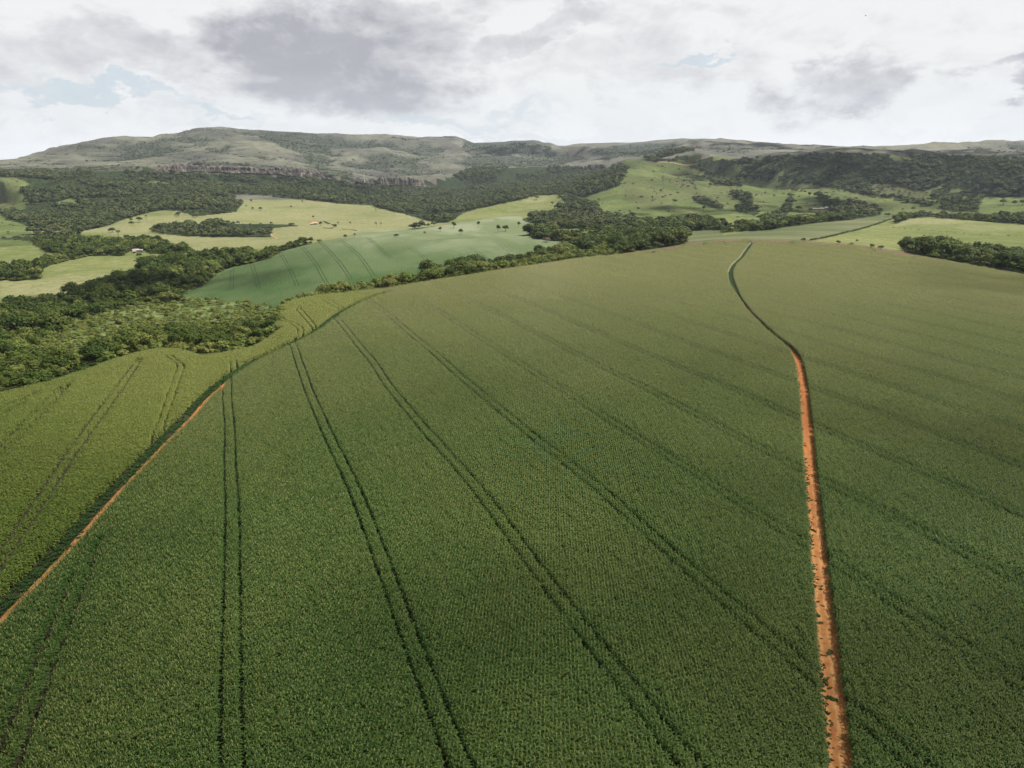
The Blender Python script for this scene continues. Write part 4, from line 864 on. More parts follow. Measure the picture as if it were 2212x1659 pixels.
# trees that stand alone (picture position of the foot, height in metres)
def H(px, u, v):                       # metres for a height in picture points at that foot
    x, y = at(u, v); return px * math.hypot(x, y) / 1536.0
ISO = [
 (996, 507, 12.5, 'dark', 'round dense tree, leftmost of the lone trees on the blue green crop field', 1.0),
 (1034, 490, 12, 'dark', 'narrow dark tree at the upper rim of the blue green field, second from left', .85),
 (1076, 502, 16, 'dark', 'tall round-headed bare-trunked tree, left of the close pair in the blue green field', .9),
 (1092, 500.5, 14.5, 'dark', 'spreading umbrella-shaped tree, right one of the close pair in the blue green field', 1.25),
 (1120.5, 490, 11, 'dark', 'small oval tree, rightmost of the lone trees in the blue green field', .9),
 (243, 502, 11, 'dark', 'bushy tree on the sunny slope left of the dark grove, lower left of its pair', 1.1),
 (256, 509, 14, 'thin', 'open grey tree just below the bushy one on the slope left of the dark grove', 1.0),
 (285, 488, 9, 'dark', 'low dark tree in the middle of the small cluster above the dark grove', 1.3),
 (284, 479, 7, 'dark', 'small round tree behind the low dark tree of the cluster above the grove', 1.1),
 (301, 480, 10, 'dark', 'round tree right of the small cluster on the slope above the dark grove', 1.3),
 (317, 475, 10, 'thin', 'slim open tree on bare trunk, rightmost on the rounded slope above the grove', .9),
 (386, 467, 9, 'dark', 'wide tree under the forest edge above the dark grove', 1.6),
 (401, 464, 7, 'dark', 'small tree right beside the wide tree at the forest edge above the grove', 1.2),
 (425, 469, 9, 'pale', 'greyish wide tree below the forest tongue, above the dark grove', 1.6),
 (301, 556, 11, 'dark', 'single pointed bush in the meadow in front of the small white farmhouse', 1.0),
 (283, 589, 9, 'dark', 'dark round bush at the forest corner in the left meadow', 1.2),
 (264, 592, 8, 'pale', 'light green flat bush left of the dark bush in the left meadow', 1.9),
 (543, 437, 6, 'dark', 'small dark tree at the top left of the pale yellow pasture', 1.2),
 (532, 449, 6, 'thin', 'sparse tree at the left end of the pale yellow pasture', 1.4),
 (546, 454, 6, 'dark', 'dark tree right of the sparse one above the dark grove', 1.3),
 (563, 455, 7, 'dark', 'low wide tree on the pasture above the right end of the dark grove', 1.4),
 (629, 449, 5, 'dark', 'tiny dark tree in the middle of the pale upper pasture', 1.2),
 (653, 438, 5, 'dark', 'tiny tree near the upper forest edge of the pale pasture', 1.1),
 (677, 472, 6, 'dark', 'small bright green tree up the slope from the pink-roofed farmhouse', 1.0),
 (693, 488, 9, 'dark', 'dark wide tree right beside the pink-roofed farmhouse', 1.2),
 (725, 491, 7, 'dark', 'small dark tree at the right end of the farm yard hedge', .9),
 (731, 486, 7, 'thin', 'open spreading tree right of the farm yard, left of a similar small one', 1.5),
 (757, 484, 5, 'dark', 'flat little tree with dark shadow, right of the open spreading tree', 1.5),
 (813, 491, 12, 'thin', 'tall pale open tree in the pasture, left of a close pair', .8),
 (823, 489, 9, 'thin', 'smaller open tree, right of the close pair in the pasture', .8),
 (812, 458, 8, 'thin', 'bare grey tree near the dry bank at the right of the pale pasture', .7),
 (842, 456, 6, 'dark', 'small dark tree on the dry bank, left of two', 1.0),
 (853, 460, 6, 'dark', 'low dark tree on the dry bank between its neighbours', 1.5),
 (870, 461, 6, 'dark', 'dark round tree on the dry bank at the right of the pale pasture', 1.1),
 (879, 467, 5, 'dark', 'small tree on the lower end of the dry bank', 1.0),
 (672, 527, 15, 'dark', 'tall dark tree at the left tip of the blue green field', .9),
 (650, 527, 16, 'thin', 'leafless grey tree behind the left tip of the blue green field', .9),
 (690, 524, 9, 'pale', 'olive bush leaning on the rim of the blue green field, right of the tall tree', 1.6),
 (746, 516, 9, 'dark', 'round dark tree on the upper rim of the blue green field', 1.0),
 (766, 515, 12, 'thin', 'thin open tree at the left end of the tree line behind the blue green field', .8),
 (857, 512, 8, 'dark', 'dark round bush touching the upper rim of the blue green field', 1.4),
 (917, 505, 6, 'dark', 'small dark bush on the rim of the blue green field, left of the dirt bank', 1.5),
 (951, 500, 10, 'dark', 'dark tree beside the orange dirt bank above the blue green field', 1.2),
 (980, 494, 15, 'dark', 'big olive tree right of the orange dirt bank above the blue green field', 1.1),
 (1159, 432, 10, 'pale', 'wide light tree on the bright hill left of the valley mouth', 1.3),
 (1193, 444, 9, 'pale', 'light tree right below the wide tree on the bright hill', 1.0),
 (1294, 438, 10, 'thin', 'grey open tree at the left foot of the green hill', 1.3),
 (1427, 416, 7, 'dark', 'small round tree on the middle of the green hill, upper of two', .9),
 (1409, 431, 7, 'dark', 'small upright tree on the green hill, lower of two', .9),
 (1458, 440, 9, 'dark', 'round tree on the lower right of the green hill', 1.2),
 (1520, 455, 10, 'dark', 'dark tree on the green slope left of the gully thicket', 1.2),
 (1534, 404, 9, 'dark', 'dark round tree high on the green slope under the escarpment', 1.0),
 (1496, 401, 6, 'dark', 'small dark tree left of the round one under the escarpment', 1.2),
 (1548, 406, 8, 'thin', 'sparse tree right of the round one under the escarpment', 1.4),
 (1256, 508, 15, 'dark', 'big dark tree at the edge of the little bright meadow inside the wood', 1.0),
 (1266, 505, 10, 'pale', 'smaller tree right beside the big one in the little bright meadow', .9),
 (1209, 511, 18, 'dark', 'tall dark tree at the left side of the little bright meadow', .9),
 (1180, 523, 13, 'red', 'reddish brown bush mass at the woodland corner beside the blue green field', 1.6),
 (1444, 522, 14, 'pale', 'pale upright tree on the strip of meadow behind the field crest', .9),
 (1678, 411, 9, 'dark', 'dark tree left on the slope above the tin-roofed sheds', 1.1),
 (1711, 416, 8, 'dark', 'small tree above the ravine left of the sheds', 1.0),
 (1748, 425, 9, 'dark', 'round tree above the thicket, uphill of the sheds', 1.2),
 (1836, 419, 7, 'dark', 'small dark tree below the escarpment forest, above the brown patch', 1.0),
 (1724, 456, 10, 'dark', 'wide dark tree left of the tin-roofed sheds', 1.5),
 (1751, 457, 8, 'dark', 'dark bush in front of the left shed roof', 1.2),
 (1918, 467, 8, 'dark', 'lone round bush in the far end of the grey green field', 1.5),
 (1949, 457, 7, 'thin', 'flat open tree near the far tip of the grey green field', 1.6),
 (1941, 466, 7, 'thin', 'sparse little tree at the far tip of the grey green field', 1.6),
 (1972, 455, 7, 'dark', 'dark flat tree beside the small patch of red earth', 2.2),
 (2145, 427, 9, 'dark', 'dark tree at the upper left of the scattered trees on the right slope', 1.3),
 (2165, 433, 8, 'dark', 'round tree right of the upper left one on the right slope', 1.4),
 (2167, 442, 9, 'dark', 'large dark tree below the round one on the right slope', 1.5),
 (2191, 444, 9, 'dark', 'dark upright tree on the right slope, left of the one at the picture rim', 1.1),
 (2208, 444, 10, 'dark', 'tall dark tree on the right slope at the picture rim', 1.2),
 (2192, 429, 8, 'dark', 'small round tree high on the right slope', 1.0),
 (1736, 521, 8, 'dark', 'low dark bush on the field crest where two crops meet', 2.4),
 (1810, 527, 9, 'dark', 'round green bush behind the field crest, left of the olive one', 1.3),
 (1840, 529.5, 6, 'pale', 'flat olive bush behind the field crest', 2.4),
 (1851, 522, 5, 'dark', 'small brownish bush in the bright pasture above the flat olive one', 1.7),
 (1882, 535, 9, 'dark', 'dark dense bush behind the field crest, left of its twin', 1.6),
 (1903, 538, 9, 'dark', 'dark wide bush behind the field crest, right of its twin', 2.0),
 (1315, 396, 8, 'yellow', 'yellow flowering tree on the wooded left flank of the green hill', 1.4),
 (1266, 398, 8, 'yellow', 'yellow flowering tree low on the wooded left flank, above the valley mouth', 1.4),
 (1500, 325, 9, 'yellow', 'yellow flowering tree on the ridge top of the green hill', 1.3),
 (1525, 486, 12, 'yellow', 'orange flowering tree in the wood under the green hill', 1.1),
]
for (u, v, px, kind, lab, wd) in ISO:
    hh = H(px, u, v); tree(u, v, hh, kind, lab, wide=max(.5, min(wd, 1.6)) * (.95 if 'bush' in lab else .8), bush='bush' in lab, name='bush' if 'bush' in lab else 'tree', cat='bush' if 'bush' in lab else 'tree')

# woods: every tree position, nearest ones as single things
def cand(step, y0, y1, seed, amax=41):
    rng = np.random.default_rng(seed); xs = np.arange(-y1 * .9, y1 * .9, step); ys = np.arange(y0, y1, step)
    x, y = [q.ravel() for q in np.meshgrid(xs, ys)]; x = x + rng.uniform(-.45, .45, len(x)) * step; y = y + rng.uniform(-.45, .45, len(y)) * step
    a = np.abs(np.arctan2(x, y)); ok = a < math.radians(amax); return x[ok], y[ok], rng
def visible(x, y, z, hgt):
    """False when the tree top is well below the skyline of nearer ground"""
    a = np.arctan2(x, y); r = np.hypot(x, y); top = np.arctan2(z + hgt - CH, r)
    E = np.arctan2(Zg - CH, R2); M = np.maximum.accumulate(E, axis=1)
    fi, fj = to_grid(x, y); return bil(M, fi, np.maximum(fj - 4, 0)) < top + .002
x, y, rng = cand(7.4, 200, 1150, 21); z = height(x, y); k, u, v, r = classify(x, y, z)
c = np.interp(np.arctan2(x, y), AZ, CREST); back = r - c
strip = (u > 600) & (u < 1330) & (back < 130); v1_ = np.interp(np.arctan2(x, y), AZ, V1R)
front = (u < 690) & (r < c + .80 * (v1_ - c))
hgt = (6.0 + 8.5 * rng.random(len(x)) ** 1.6) * np.where(strip, .72, 1) * np.where(front, .55, 1) * (.9 + .5 * fbm(x, y, 70, 2, .5, 70.))
scr = (k == 7) & ~(strip & (back < 70)); k[strip & (k == 7) & (back < 70)] = 3
hgt = np.where(scr, rng.uniform(1.6, 5.0, len(x)), hgt)
keep = ((k == 3) & (rng.random(len(x)) < .93)) | (scr & (rng.random(len(x)) < .55)); keep &= (r > c + 5) & visible(x, y, z, hgt)
# keep meadow around houses and the little meadow in the wood open
for hu, hv, hr in [(300, 543, 16), (679, 484, 12), (1786, 450, 12)]:
    hx, hy = at(hu, hv); keep &= np.hypot(x - hx, y - hy) > hr
x, y, z, k, u, v, r, hgt, scr, strip = [q[keep] for q in (x, y, z, k, u, v, r, hgt, scr, strip)]
pale = scr | (fbm(x, y, 55, 3, .6, 80.) > np.where(strip, -.25, .38)) | (rng.random(len(x)) < .07)
order = np.argsort(-(hgt / r)); sel = np.zeros(len(x), bool); sel[order[:300]] = True
names = [('woodland', 'dark leafy tree in the dense valley woodland beyond the left maize field', 'trees of the left valley woodland', 'pale leafy tree among darker ones in the valley woodland beyond the left maize field'),
         ('strip', 'low leafy tree in the strip between the maize crest and the blue green field', 'trees in the strip behind the maize crest', 'pale scrubby tree in the strip between the maize crest and the blue green field'),
         ('patch', 'dark leafy tree in the dense wood behind the right end of the field crest', 'trees of the wood behind the right crest', 'paler tree in the dense wood behind the right end of the field crest')]
for i in np.nonzero(sel)[0]:
    nm = names[0] if u[i] < 690 else (names[1] if u[i] < 1700 else names[2])
    tree(h=float(hgt[i]) * (1.25 if not scr[i] else 1.0), dz=-.16 * float(hgt[i]), kind='pale' if pale[i] else 'dark', label=nm[3] if pale[i] else nm[1], group=nm[2] + (', pale ones' if pale[i] else ''), xy=(float(x[i]), float(y[i])), wide=random.uniform(.85, 1.2), bush=bool(scr[i]))
o_ = ~sel; n = o_.sum(); s = hgt[o_] * 1.1; w_ = s * rng.uniform(.85, 1.25, n)
mp = [proto('valley_tree_%02d' % i, me) for i, me in enumerate(MIDC)]
ix = np.where(pale[o_], 6 + rng.integers(0, 3, n), rng.integers(0, 6, n))
# undergrowth between and in front of the trees
x2, y2, rng2 = cand(4.2, 200, 1150, 31); z2 = height(x2, y2); k2, u2, v2, r2 = classify(x2, y2, z2); h2 = 1.6 + 3.6 * rng2.random(len(x2)) ** 1.5
c2 = np.interp(np.arctan2(x2, y2), AZ, CREST); kp = ((k2 == 3) | ((k2 == 7) & (rng2.random(len(x2)) < .42))) & (r2 > c2 + 3) & visible(x2, y2, z2, h2) & (rng2.random(len(x2)) < .85)
kp &= np.hypot(x2 - at(300, 543)[0], y2 - at(300, 543)[1]) > 14
x2, y2, z2, h2, k2 = [q[kp] for q in (x2, y2, z2, h2, k2)]; n2 = len(x2); i2 = np.where((fbm(x2, y2, 40, 3, .6, 84.) > .05) | (k2 == 7), 6 + rng2.integers(0, 3, n2), rng2.integers(0, 6, n2)); w2_ = h2 * rng2.uniform(1.0, 1.7, n2)
cat_ = np.concatenate
instancer('valley_forest', cat_([np.stack([x[o_], y[o_], z[o_] - s * .1], 1), np.stack([x2, y2, z2 - h2 * .2], 1)]), np.stack([np.zeros(n + n2), np.zeros(n + n2), rng.uniform(0, 6.28, n + n2)], 1), cat_([np.stack([w_, w_, s], 1), np.stack([w2_, w2_, h2], 1)]), cat_([ix, i2]), mp, 'dense mixed woodland and scrub filling the valley behind the maize field', 'woodland')
# middle distance and uplands
x, y, rng = cand(11.0, 1150, 3500, 22, 39); z = height(x, y); k, u, v, r = classify(x, y, z)
gapm = inpoly([(1870, 398), (1930, 400), (1985, 412), (2030, 438), (1960, 434), (1890, 424)], u, v) | inpoly([(1500, 345), (1560, 352), (1600, 372), (1560, 380), (1520, 370)], u, v) | ((u > 1480) & (fbm(x, y, 110, 3, .6, 77.) > .24)) | ((u < 1200) & (fbm(x, y, 140, 3, .6, 78.) > .22))
hgt = (8 + 11 * rng.random(len(x)) ** 1.7) * (.85 + .4 * fbm(x, y, 120, 2, .5, 71.))
small = (u > 1990) & (u < 2030) & (v > 400)
hgt = np.where(gapm, hgt * .45, hgt)
keep = ((k == 3) | ((k == 6) & gapm & (v < 440) & (u > 1500) & (r > 2000))) & (rng.random(len(x)) < np.where(gapm, .35, .95)) & visible(x, y, z, hgt) & (r >= 1150)
x, y, z, r, hgt = [q[keep] for q in (x, y, z, r, hgt)]; n = len(x); w_ = hgt * rng.uniform(.95, 1.4, n)
fp = [proto('far_tree_%02d' % i, me) for i, me in enumerate(FARC)]
instancer('far_forest', np.stack([x, y, z - hgt * .12], 1), np.stack([0 * x, 0 * x, rng.uniform(0, 6.28, n)], 1), np.stack([w_, w_, hgt], 1), rng.integers(0, 6, n), fp, 'dark forest covering the escarpment slopes below the cliffs', 'forest')
# shrubs dotted over hills and uplands
x, y, rng = cand(17, 1100, 5200, 23, 39); z = height(x, y); k, u, v, r = classify(x, y, z)
fi, fj = to_grid(x, y); wd_ = bil(wood, fi, fj); dr_ = bil(dry, fi, fj)
p = np.where(k == 6, .03 + .45 * dr_ ** 2 + .45 * (fbm(x, y, 110, 3, .65, 90.) > .2), np.where(k == 4, .015 + .7 * wd_ + .12 * (fbm(x, y, 200, 3, .6, 91.) > .2), np.where(k == 2, .004, 0)))
hgt = rng.uniform(1.4, 4.5, len(x)) + 2.5 * wd_
keep = (rng.random(len(x)) < p) & visible(x, y, z, hgt); x, y, z, r, hgt = [q[keep] for q in (x, y, z, r, hgt)]; n = len(x); w_ = hgt * rng.uniform(1.2, 2.4, n)
# hedges and field-edge bushes
def hedge(pts, per, h0, h1, seed):
    q = resample(trace(pts, 0), per); rg = np.random.default_rng(seed); q = q + rg.normal(0, .8, q.shape); return q, rg.uniform(h0, h1, len(q))
hx, hh_ = [], []
for pts, per, h0, h1 in [([(1907, 490), (1960, 495), (2058, 503), (2140, 508), (2212, 511)], 9, .5, 1.7), ([(1750, 520), (1790, 512), (1840, 500), (1880, 489), (1915, 477), (1944, 467)], 3.2, 1.0, 2.6),
                         ([(700, 479), (712, 484)], 4, 2, 3), ([(718, 486), (728, 490)], 4, 2, 3), ([(700, 493), (712, 494), (722, 493)], 3, 1.5, 2.6), ([(740, 495), (775, 499)], 6, 1, 2.4)]:
    a_, b_ = hedge(pts, per, h0, h1, 7); hx.append(a_); hh_.append(b_)
hx = np.concatenate(hx); hh_ = np.concatenate(hh_)
X_ = np.concatenate([x, hx[:, 0]]); Y_ = np.concatenate([y, hx[:, 1]]); H_ = np.concatenate([hgt, hh_]); W_ = np.concatenate([w_, hh_ * 1.8]); Z_ = height(X_, Y_)
n = len(X_)
instancer('hill_shrubs', np.stack([X_, Y_, Z_ - H_ * .25], 1), np.stack([0 * X_, 0 * X_, rng.uniform(0, 6.28, n)], 1), np.stack([W_, W_, H_], 1), rng.integers(0, 6, n), fp, 'small dark shrubs dotted over the hills, hedges and uplands', 'shrubs')
print('trees done')

# ---------------------------------------------------------------- farm buildings
def plain(name, col, rough=.8):
    m, N = mat(name); P = N.n('ShaderNodeTexCoord').outputs['Object']
    return fin(m, N, N.mix(N.noise(P, 1.5, 5), c4(*[q * .85 for q in col]), c4(*col)), rough, .2)
M_WALL = plain('whitewash', (.50, .42, .37)); M_PINK = plain('pink_roof_tiles', (.62, .36, .29)); M_RED = plain('red_brown_wall', (.38, .13, .09)); M_TIN = plain('tin_roof', (.70, .68, .66), .5)
M_DOOR = plain('dark_wood', (.06, .04, .03)); M_PANE = plain('window_glass', (.05, .06, .07), .2); M_PALE = plain('pale_roof', (.42, .36, .32))
def house(u, v, w, d, hw, hr, yaw, wall, roof, label, name='farmhouse', hip=.0, nwin=3):
    x, y = at(u, v); z = float(height(x, y)); e = bpy.data.objects.new(name, None); sc.collection.objects.link(e)
    e.location = (x, y, z); e.rotation_euler = (0, 0, yaw + math.atan2(-x, y)); tag(e, label, 'shed' if 'shed' in name else 'house')
    obj('wall', PB().box(-w / 2, w / 2, -d / 2, d / 2, -1.5, hw).mesh('wall', wall), e)
    b = PB(); o_ = .5; q = hip * w
    A = [(-w / 2 - o_, -d / 2 - o_, hw + .003), (w / 2 + o_, -d / 2 - o_, hw + .003), (w / 2 + o_, d / 2 + o_, hw + .003), (-w / 2 - o_, d / 2 + o_, hw + .003)]; T = [(-w / 2 - o_ + q, 0, hw + hr), (w / 2 + o_ - q, 0, hw + hr)]
    b.v = A + T; b.f = [(0, 1, 5, 4), (2, 3, 4, 5), (1, 2, 5), (3, 0, 4), (3, 2, 1, 0)]
    obj('roof', b.mesh('roof', roof), e)
    obj('door', PB().box(-w * .12 - .5, -w * .12 + .5, -d / 2 - .06, -d / 2 - .01, 0, 2.1).mesh('door', M_DOOR), e)
    for i in range(nwin):
        cx = -w / 2 + w * (i + .5) / nwin
        if abs(cx + w * .12) < 1.2: cx += 1.8
        fr = obj('window', PB().box(cx - .65, cx + .65, -d / 2 - .08, -d / 2 - .01, .9, 2.1).mesh('window', M_TIN), e)
        obj('pane', PB().box(cx - .5, cx + .5, -d / 2 - .1, -d / 2 - .085, 1.02, 1.98).mesh('pane', M_PANE), fr)
    return e
house(294, 544.5, 8, 6, 2.5, 1.9, .12, M_WALL, M_PALE, 'small white farmhouse with red brown front tucked under trees behind the left meadow')
house(304, 544, 5.5, 4, 2.3, 1.2, -.1, M_WALL, M_PALE, 'low whitish outbuilding right beside the white farmhouse at the meadow edge', 'farm_shed', nwin=1)
house(290.5, 546.5, 4.0, 2.5, 2.0, .9, .1, M_RED, M_PALE, 'tiny red brown lean-to in front of the white farmhouse', 'farm_shed', nwin=1)
house(680, 485, 11, 8, 2.6, 3.0, -.15, M_WALL, M_PINK, 'farmhouse with pinkish hipped roof in the middle of the pale pasture', hip=.3)
house(673.5, 485.5, 6, 4, 2.0, 1.0, 0, M_WALL, M_PINK, 'low pink annex left of the farmhouse on the pale pasture', 'farm_shed', nwin=1)
house(1789, 452, 12, 6, 2.8, 2.4, .05, M_PALE, M_TIN, 'bright tin-roofed shed, rightmost of three under the dark trees on the right slope', 'farm_shed')
house(1776, 453, 8, 5, 2.2, 1.6, -.1, M_PALE, M_TIN, 'small shed with pale roof between two others on the right slope', 'farm_shed', nwin=1)
house(1762, 453.5, 13, 5, 2.0, 1.6, .1, M_PALE, M_PALE, 'long low shed with dull roof, leftmost of three on the right slope', 'farm_shed')
# dirt tracks on the slopes, bare earth bank
m, N = mat('pale_dirt'); P = geo(N).outputs['Position']
MAT_PALE_DIRT = fin(m, N, N.mix(N.noise(P, .3, 4), c4(.26, .17, .09), c4(.36, .27, .16)), .95, .05)
def track(name, pts, w, dz=.25):
    P_ = smooth_line(trace(pts, 0), max(2.0, w), 2)
    return ribbon(name, P_, -w / 2, w / 2, dz, MAT_PALE_DIRT, 3, .5, 2.0)
track('dirt_track', [(586, 505), (588, 511), (596, 513), (600, 517)], 4); track('dirt_track', [(590, 507), (602, 500), (620, 496), (660, 488)], 2.5)
track('dirt_track', [(1470, 455), (1490, 456), (1510, 463), (1535, 470)], 3); track('dirt_track', [(1405, 352), (1440, 352), (1508, 355)], 7)
track('dirt_track', [(638, 455), (655, 464), (668, 470), (676, 478)], 2.2)
track('dirt_track', [(955, 492), (966, 489), (972, 486)], 6)

# ---------------------------------------------------------------- cliffs: broken rock ribs along the scarp
m, N = mat('cliff_rock'); P = geo(N).outputs['Position']; n_ = N.noise(scaled(N, P, (1, 1, .3)), .09, 6, .7)
ML_ROCK = fin(m, N, N.mix(N.ss(n_, .42, .66), c4(.035, .032, .03), c4(.235, .20, .168)), .95, .1, N.noise(P, .25, 5, .7), 1.0, 2.0)
def cliff(name, pts, hpx, label, seed, step=3.5):
    P_ = resample(trace(pts, 0), step); n_ = len(P_); s_ = np.arange(n_) * step; r_ = np.hypot(P_[:, 0], P_[:, 1]); T_ = -P_ / r_[:, None]
    z0 = height(P_[:, 0], P_[:, 1]); hh = hpx * r_ / 1536 * (.55 + .45 * fbm(s_, s_ * 0, 130, 3, .5, seed) + .18 * fbm(s_, s_ * 0, 18, 2, .5, seed + 3)); hh *= sst(s_, 0, 60) * (1 - sst(s_, s_[-1] - 60, s_[-1])); hh = np.maximum(hh, 1.0)
    nv_ = 12; V_ = []
    for k_ in range(nv_ + 1):
        t = k_ / nv_; z = z0 - 6 + (hh + 6) * t
        crack = np.abs(fbm(s_ + 2 * t, s_ * 0 + seed, 16, 3, .6, seed + 5)); ledge = fbm(z * 1.0, s_ * .05, 9, 2, .5, seed + 8)
        out = 12 * (1 - t) ** 1.3 + 14 * (crack - .25) * (.4 + t) + 3.5 * ledge - 7 * sst(np.array(t), .8, 1.0) * 1.0
        V_.append(np.stack([P_[:, 0] + T_[:, 0] * out, P_[:, 1] + T_[:, 1] * out, z], 1))
    V_.append(np.stack([P_[:, 0] - T_[:, 0] * 30, P_[:, 1] - T_[:, 1] * 30, z0 + hh * .9], 1)); V_.append(np.stack([P_[:, 0] - T_[:, 0] * 55, P_[:, 1] - T_[:, 1] * 55, z0 - 8], 1))
    V_ = np.stack(V_, 1); m_, k_ = V_.shape[:2]; id_ = np.arange(m_ * k_).reshape(m_, k_)
    f = np.stack([id_[:-1, :-1], id_[:-1, 1:], id_[1:, 1:], id_[1:, :-1]], -1).reshape(-1, 4)
    o = obj(name, mesh_from(name, V_.reshape(-1, 3), f, ML_ROCK)); tag(o, label, 'cliff', kind='structure'); return o
cliff('cliff', [(330, 369), (400, 369), (460, 369), (520, 370), (560, 373), (620, 376), (680, 380), (720, 386)], 19, 'long reddish rock cliff above the forest on the left mountain', 5)
cliff('cliff', [(725, 389), (780, 393), (830, 397), (880, 401), (930, 404)], 19, 'red brown rock cliff with waterfall notch in the middle of the escarpment', 6)
cliff('cliff', [(1225, 367), (1260, 369), (1300, 367), (1315, 365)], 15, 'dark rock cliff in the shaded gorge left of the green hill', 8)
cliff('cliff', [(170, 380), (200, 381), (215, 381)], 5, 'short pinkish rock outcrop in the forest at the left', 9)
cliff('cliff', [(835, 299), (880, 303), (905, 302), (915, 297), (990, 300)], 3.5, 'flat-topped rock rim on the skyline of the plateau', 10)
cliff('cliff', [(372, 294), (400, 289), (440, 282), (560, 285)], 2.5, 'dark rock rim on the highest summit of the mountain', 12)
cliff('cliff', [(1825, 345), (1850, 352), (1870, 355)], 5, 'small red rock face in the forest of the right escarpment', 14)
m, N = mat('falling_water'); MAT_WATER = fin(m, N, N.mix(N.noise(N.n('ShaderNodeTexCoord').outputs['Object'], .4, 3), c4(.7, .75, .8), c4(.9, .92, .95)), .4, .4)
wx, wy = at(787.5, 391); wz = float(height(wx, wy)); r_ = math.hypot(wx, wy); wx -= wx / r_ * 12; wy -= wy / r_ * 12
b = PB(); b.tube([(wx + .3 * math.sin(t * 9), wy, wz - 8 + 34 * t) for t in np.linspace(0, 1, 7)], [1.3, 1.1, 1.0, 1.0, .9, .9, .8], 6)
tag(obj('waterfall', b.mesh('waterfall', MAT_WATER, True)), 'thin white waterfall dropping down the escarpment cliff', 'waterfall', kind='structure')

# ---------------------------------------------------------------- a bird high above the right hills
m, N = mat('dark_feathers'); MAT_FEATHER = fin(m, N, N.mix(N.noise(None, 4, 2), c4(.02, .02, .02), c4(.05, .045, .04)), .8, .1)
x_, f_, d_ = dirs(1870, 34); R0 = 330
bx, by, bz = x_ * R0, f_ * R0, CH - d_ * R0
bird = bpy.data.objects.new('bird', None); sc.collection.objects.link(bird); bird.location = (float(bx), float(by), float(bz)); bird.rotation_euler = (0, .25, .8)
tag(bird, 'small dark soaring bird high in the pale sky above the right hills', 'bird')
obj('body', PB().tube([(0, -.33, 0), (0, -.2, .01), (0, 0, .02), (0, .17, .03), (0, .26, .05), (0, .33, .03)], [.03, .06, .09, .075, .045, .012], 8).mesh('body', MAT_FEATHER, True), bird)
for sg in (-1, 1):
    obj('wing', PB().poly([(sg * .06, .14, .04), (sg * .42, .2, .14), (sg * .78, .04, .11), (sg * .72, -.06, .1), (sg * .36, -.03, .12), (sg * .06, -.1, .03)]).poly([(sg * .06, .14, .06), (sg * .42, .2, .16), (sg * .78, .04, .12), (sg * .72, -.06, .11), (sg * .36, -.03, .14), (sg * .06, -.1, .05)]).mesh('wing', MAT_FEATHER), bird)
obj('tail', PB().poly([(-.04, -.28, .0), (.04, -.28, .0), (.11, -.5, .0), (-.11, -.5, .0)]).mesh('tail', MAT_FEATHER), bird)

# ---------------------------------------------------------------- unseen puffs added high along the sun line to shade parts of the land
m, N = mat('puff_white'); MAT_PUFF = fin(m, N, N.mix(N.noise(N.n('ShaderNodeTexCoord').outputs['Object'], 1.5, 3), (.8, .8, .82, 1), (.9, .9, .9, 1)), 1.0, 0)
def puff_mesh(seed):
    rg = random.Random(seed); b = PB(); nn, mm = 10, 6; V_ = []
    for i in range(mm + 1):
        for j in range(nn):
            t = math.pi * i / mm; p = 2 * math.pi * j / nn; q = 1 + .22 * math.sin(3 * p + seed) * math.sin(2 * t) + rg.uniform(-.07, .07) * math.sin(t)
            V_.append((q * math.sin(t) * math.cos(p), q * math.sin(t) * math.sin(p), .7 * q * math.cos(t) * (1 if t < 1.6 else .5)))
    b.v = V_; b.f = [(i * nn + j, i * nn + (j + 1) % nn, (i + 1) * nn + (j + 1) % nn, (i + 1) * nn + j) for i in range(mm) for j in range(nn)]
    return b.mesh('shade_puff', MAT_PUFF, True)
CPF = [proto('shade_puff_%d' % i, puff_mesh(i)) for i in range(4)]
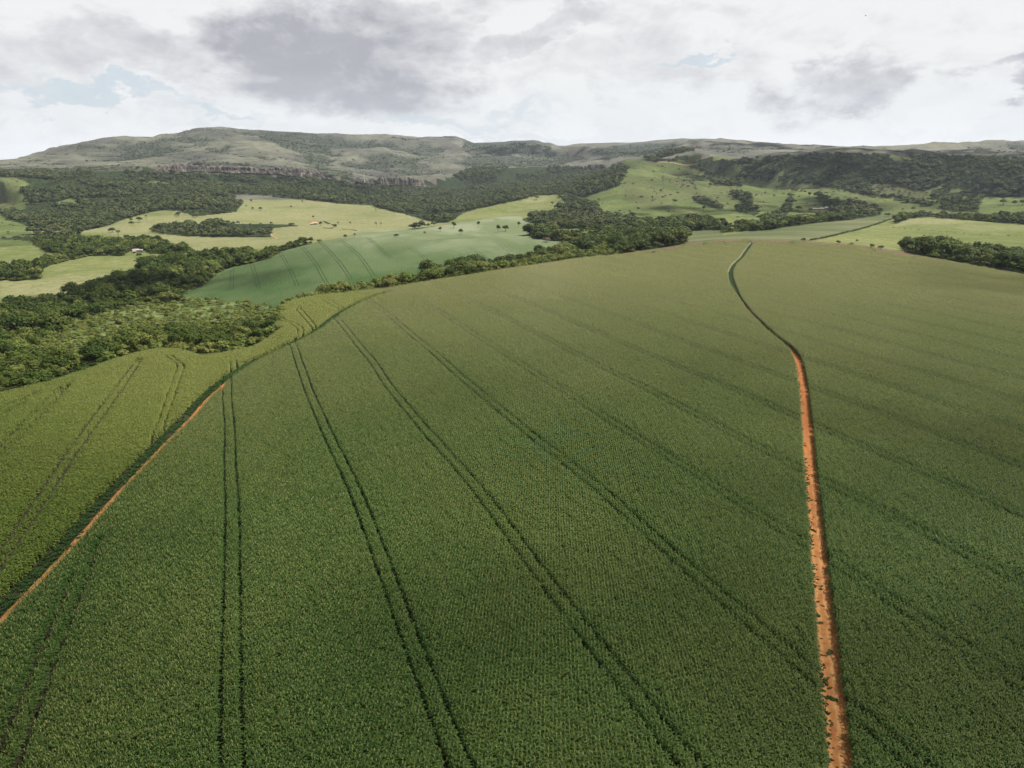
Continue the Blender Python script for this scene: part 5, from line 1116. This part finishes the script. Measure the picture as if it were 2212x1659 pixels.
def shade_puffs(targets, label, seed, alt=3600.0):
    rg = np.random.default_rng(seed); P_, S_ = [], []
    for (tx, ty, ax, ay, ang, cover, rad) in targets:
        n_ = int(3.14159 * ax * ay * cover / (3.14159 * rad * rad)) + 1; q = rg.normal(0, .5, (n_ * 2, 2)); q = q[np.hypot(q[:, 0], q[:, 1]) < 1.25][:n_]
        ca, sa = math.cos(ang), math.sin(ang); x = tx + q[:, 0] * ax * ca - q[:, 1] * ay * sa; y = ty + q[:, 0] * ax * sa + q[:, 1] * ay * ca
        z = alt + rg.uniform(0, 160, len(x)); k_ = z / math.tan(SUN_EL); P_.append(np.stack([x + k_ * math.sin(SUN_AZ), y + k_ * math.cos(SUN_AZ), z], 1)); S_.append(rad * rg.uniform(.6, 1.35, len(x)))
    P_ = np.concatenate(P_); S_ = np.concatenate(S_); n_ = len(P_)
    instancer('shade_puffs', P_, np.stack([np.zeros(n_), np.zeros(n_), rg.uniform(0, 6.28, n_)], 1), np.stack([S_, S_, S_], 1), rg.integers(0, 4, n_), CPF, label, 'shade_puffs')
shade_puffs([(1150, 2250, 750, 260, .0, .75, 22), (560, 1480, 330, 170, .2, .5, 18), (950, 3600, 900, 350, .1, .4, 24)], 'unseen puffs added along the sun line, as clouds shading the right escarpment forest', 1)
shade_puffs([(10, 75, 160, 45, .1, .36, 5.5), (-120, 85, 60, 80, .3, .40, 5.5), (150, 105, 80, 100, .0, .32, 5.5), (80, 200, 110, 80, .0, .10, 5.5), (380, 420, 130, 130, .3, .32, 6)], 'unseen small puffs added along the sun line to darken the near maize field', 2)
shade_puffs([(-330, 640, 130, 60, .5, .6, 12), (-700, 2600, 500, 160, .1, .35, 22), (-200, 4300, 900, 300, .1, .4, 24)], 'unseen puffs added along the sun line to shade the left valley and the mountain', 3)

# ---------------------------------------------------------------- air
HAZE = True
if HAZE:
    zmax = float(Zg.max()) + 25; b = PB().box(-9400, 9400, -260, 9600, float(Zg.min()) - 2, max(zmax, CH + 20))
    m = bpy.data.materials.new('air'); m.use_nodes = True; m.node_tree.nodes.clear(); N = NT(m.node_tree)
    pv = N.n('ShaderNodeVolumePrincipled'); pv.inputs['Color'].default_value = (.72, .82, .98, 1); pv.inputs['Density'].default_value = 2.2e-5; pv.inputs['Anisotropy'].default_value = .2
    o = N.n('ShaderNodeOutputMaterial'); m.node_tree.links.new(pv.outputs[0], o.inputs['Volume'])
    hz = obj('haze', b.mesh('haze', m)); tag(hz, 'thin pale haze between the camera and the far mountains', 'haze', kind='stuff')
print('scene done', len(bpy.data.objects), 'zmax', Zg.max(), 'zmin', Zg.min())
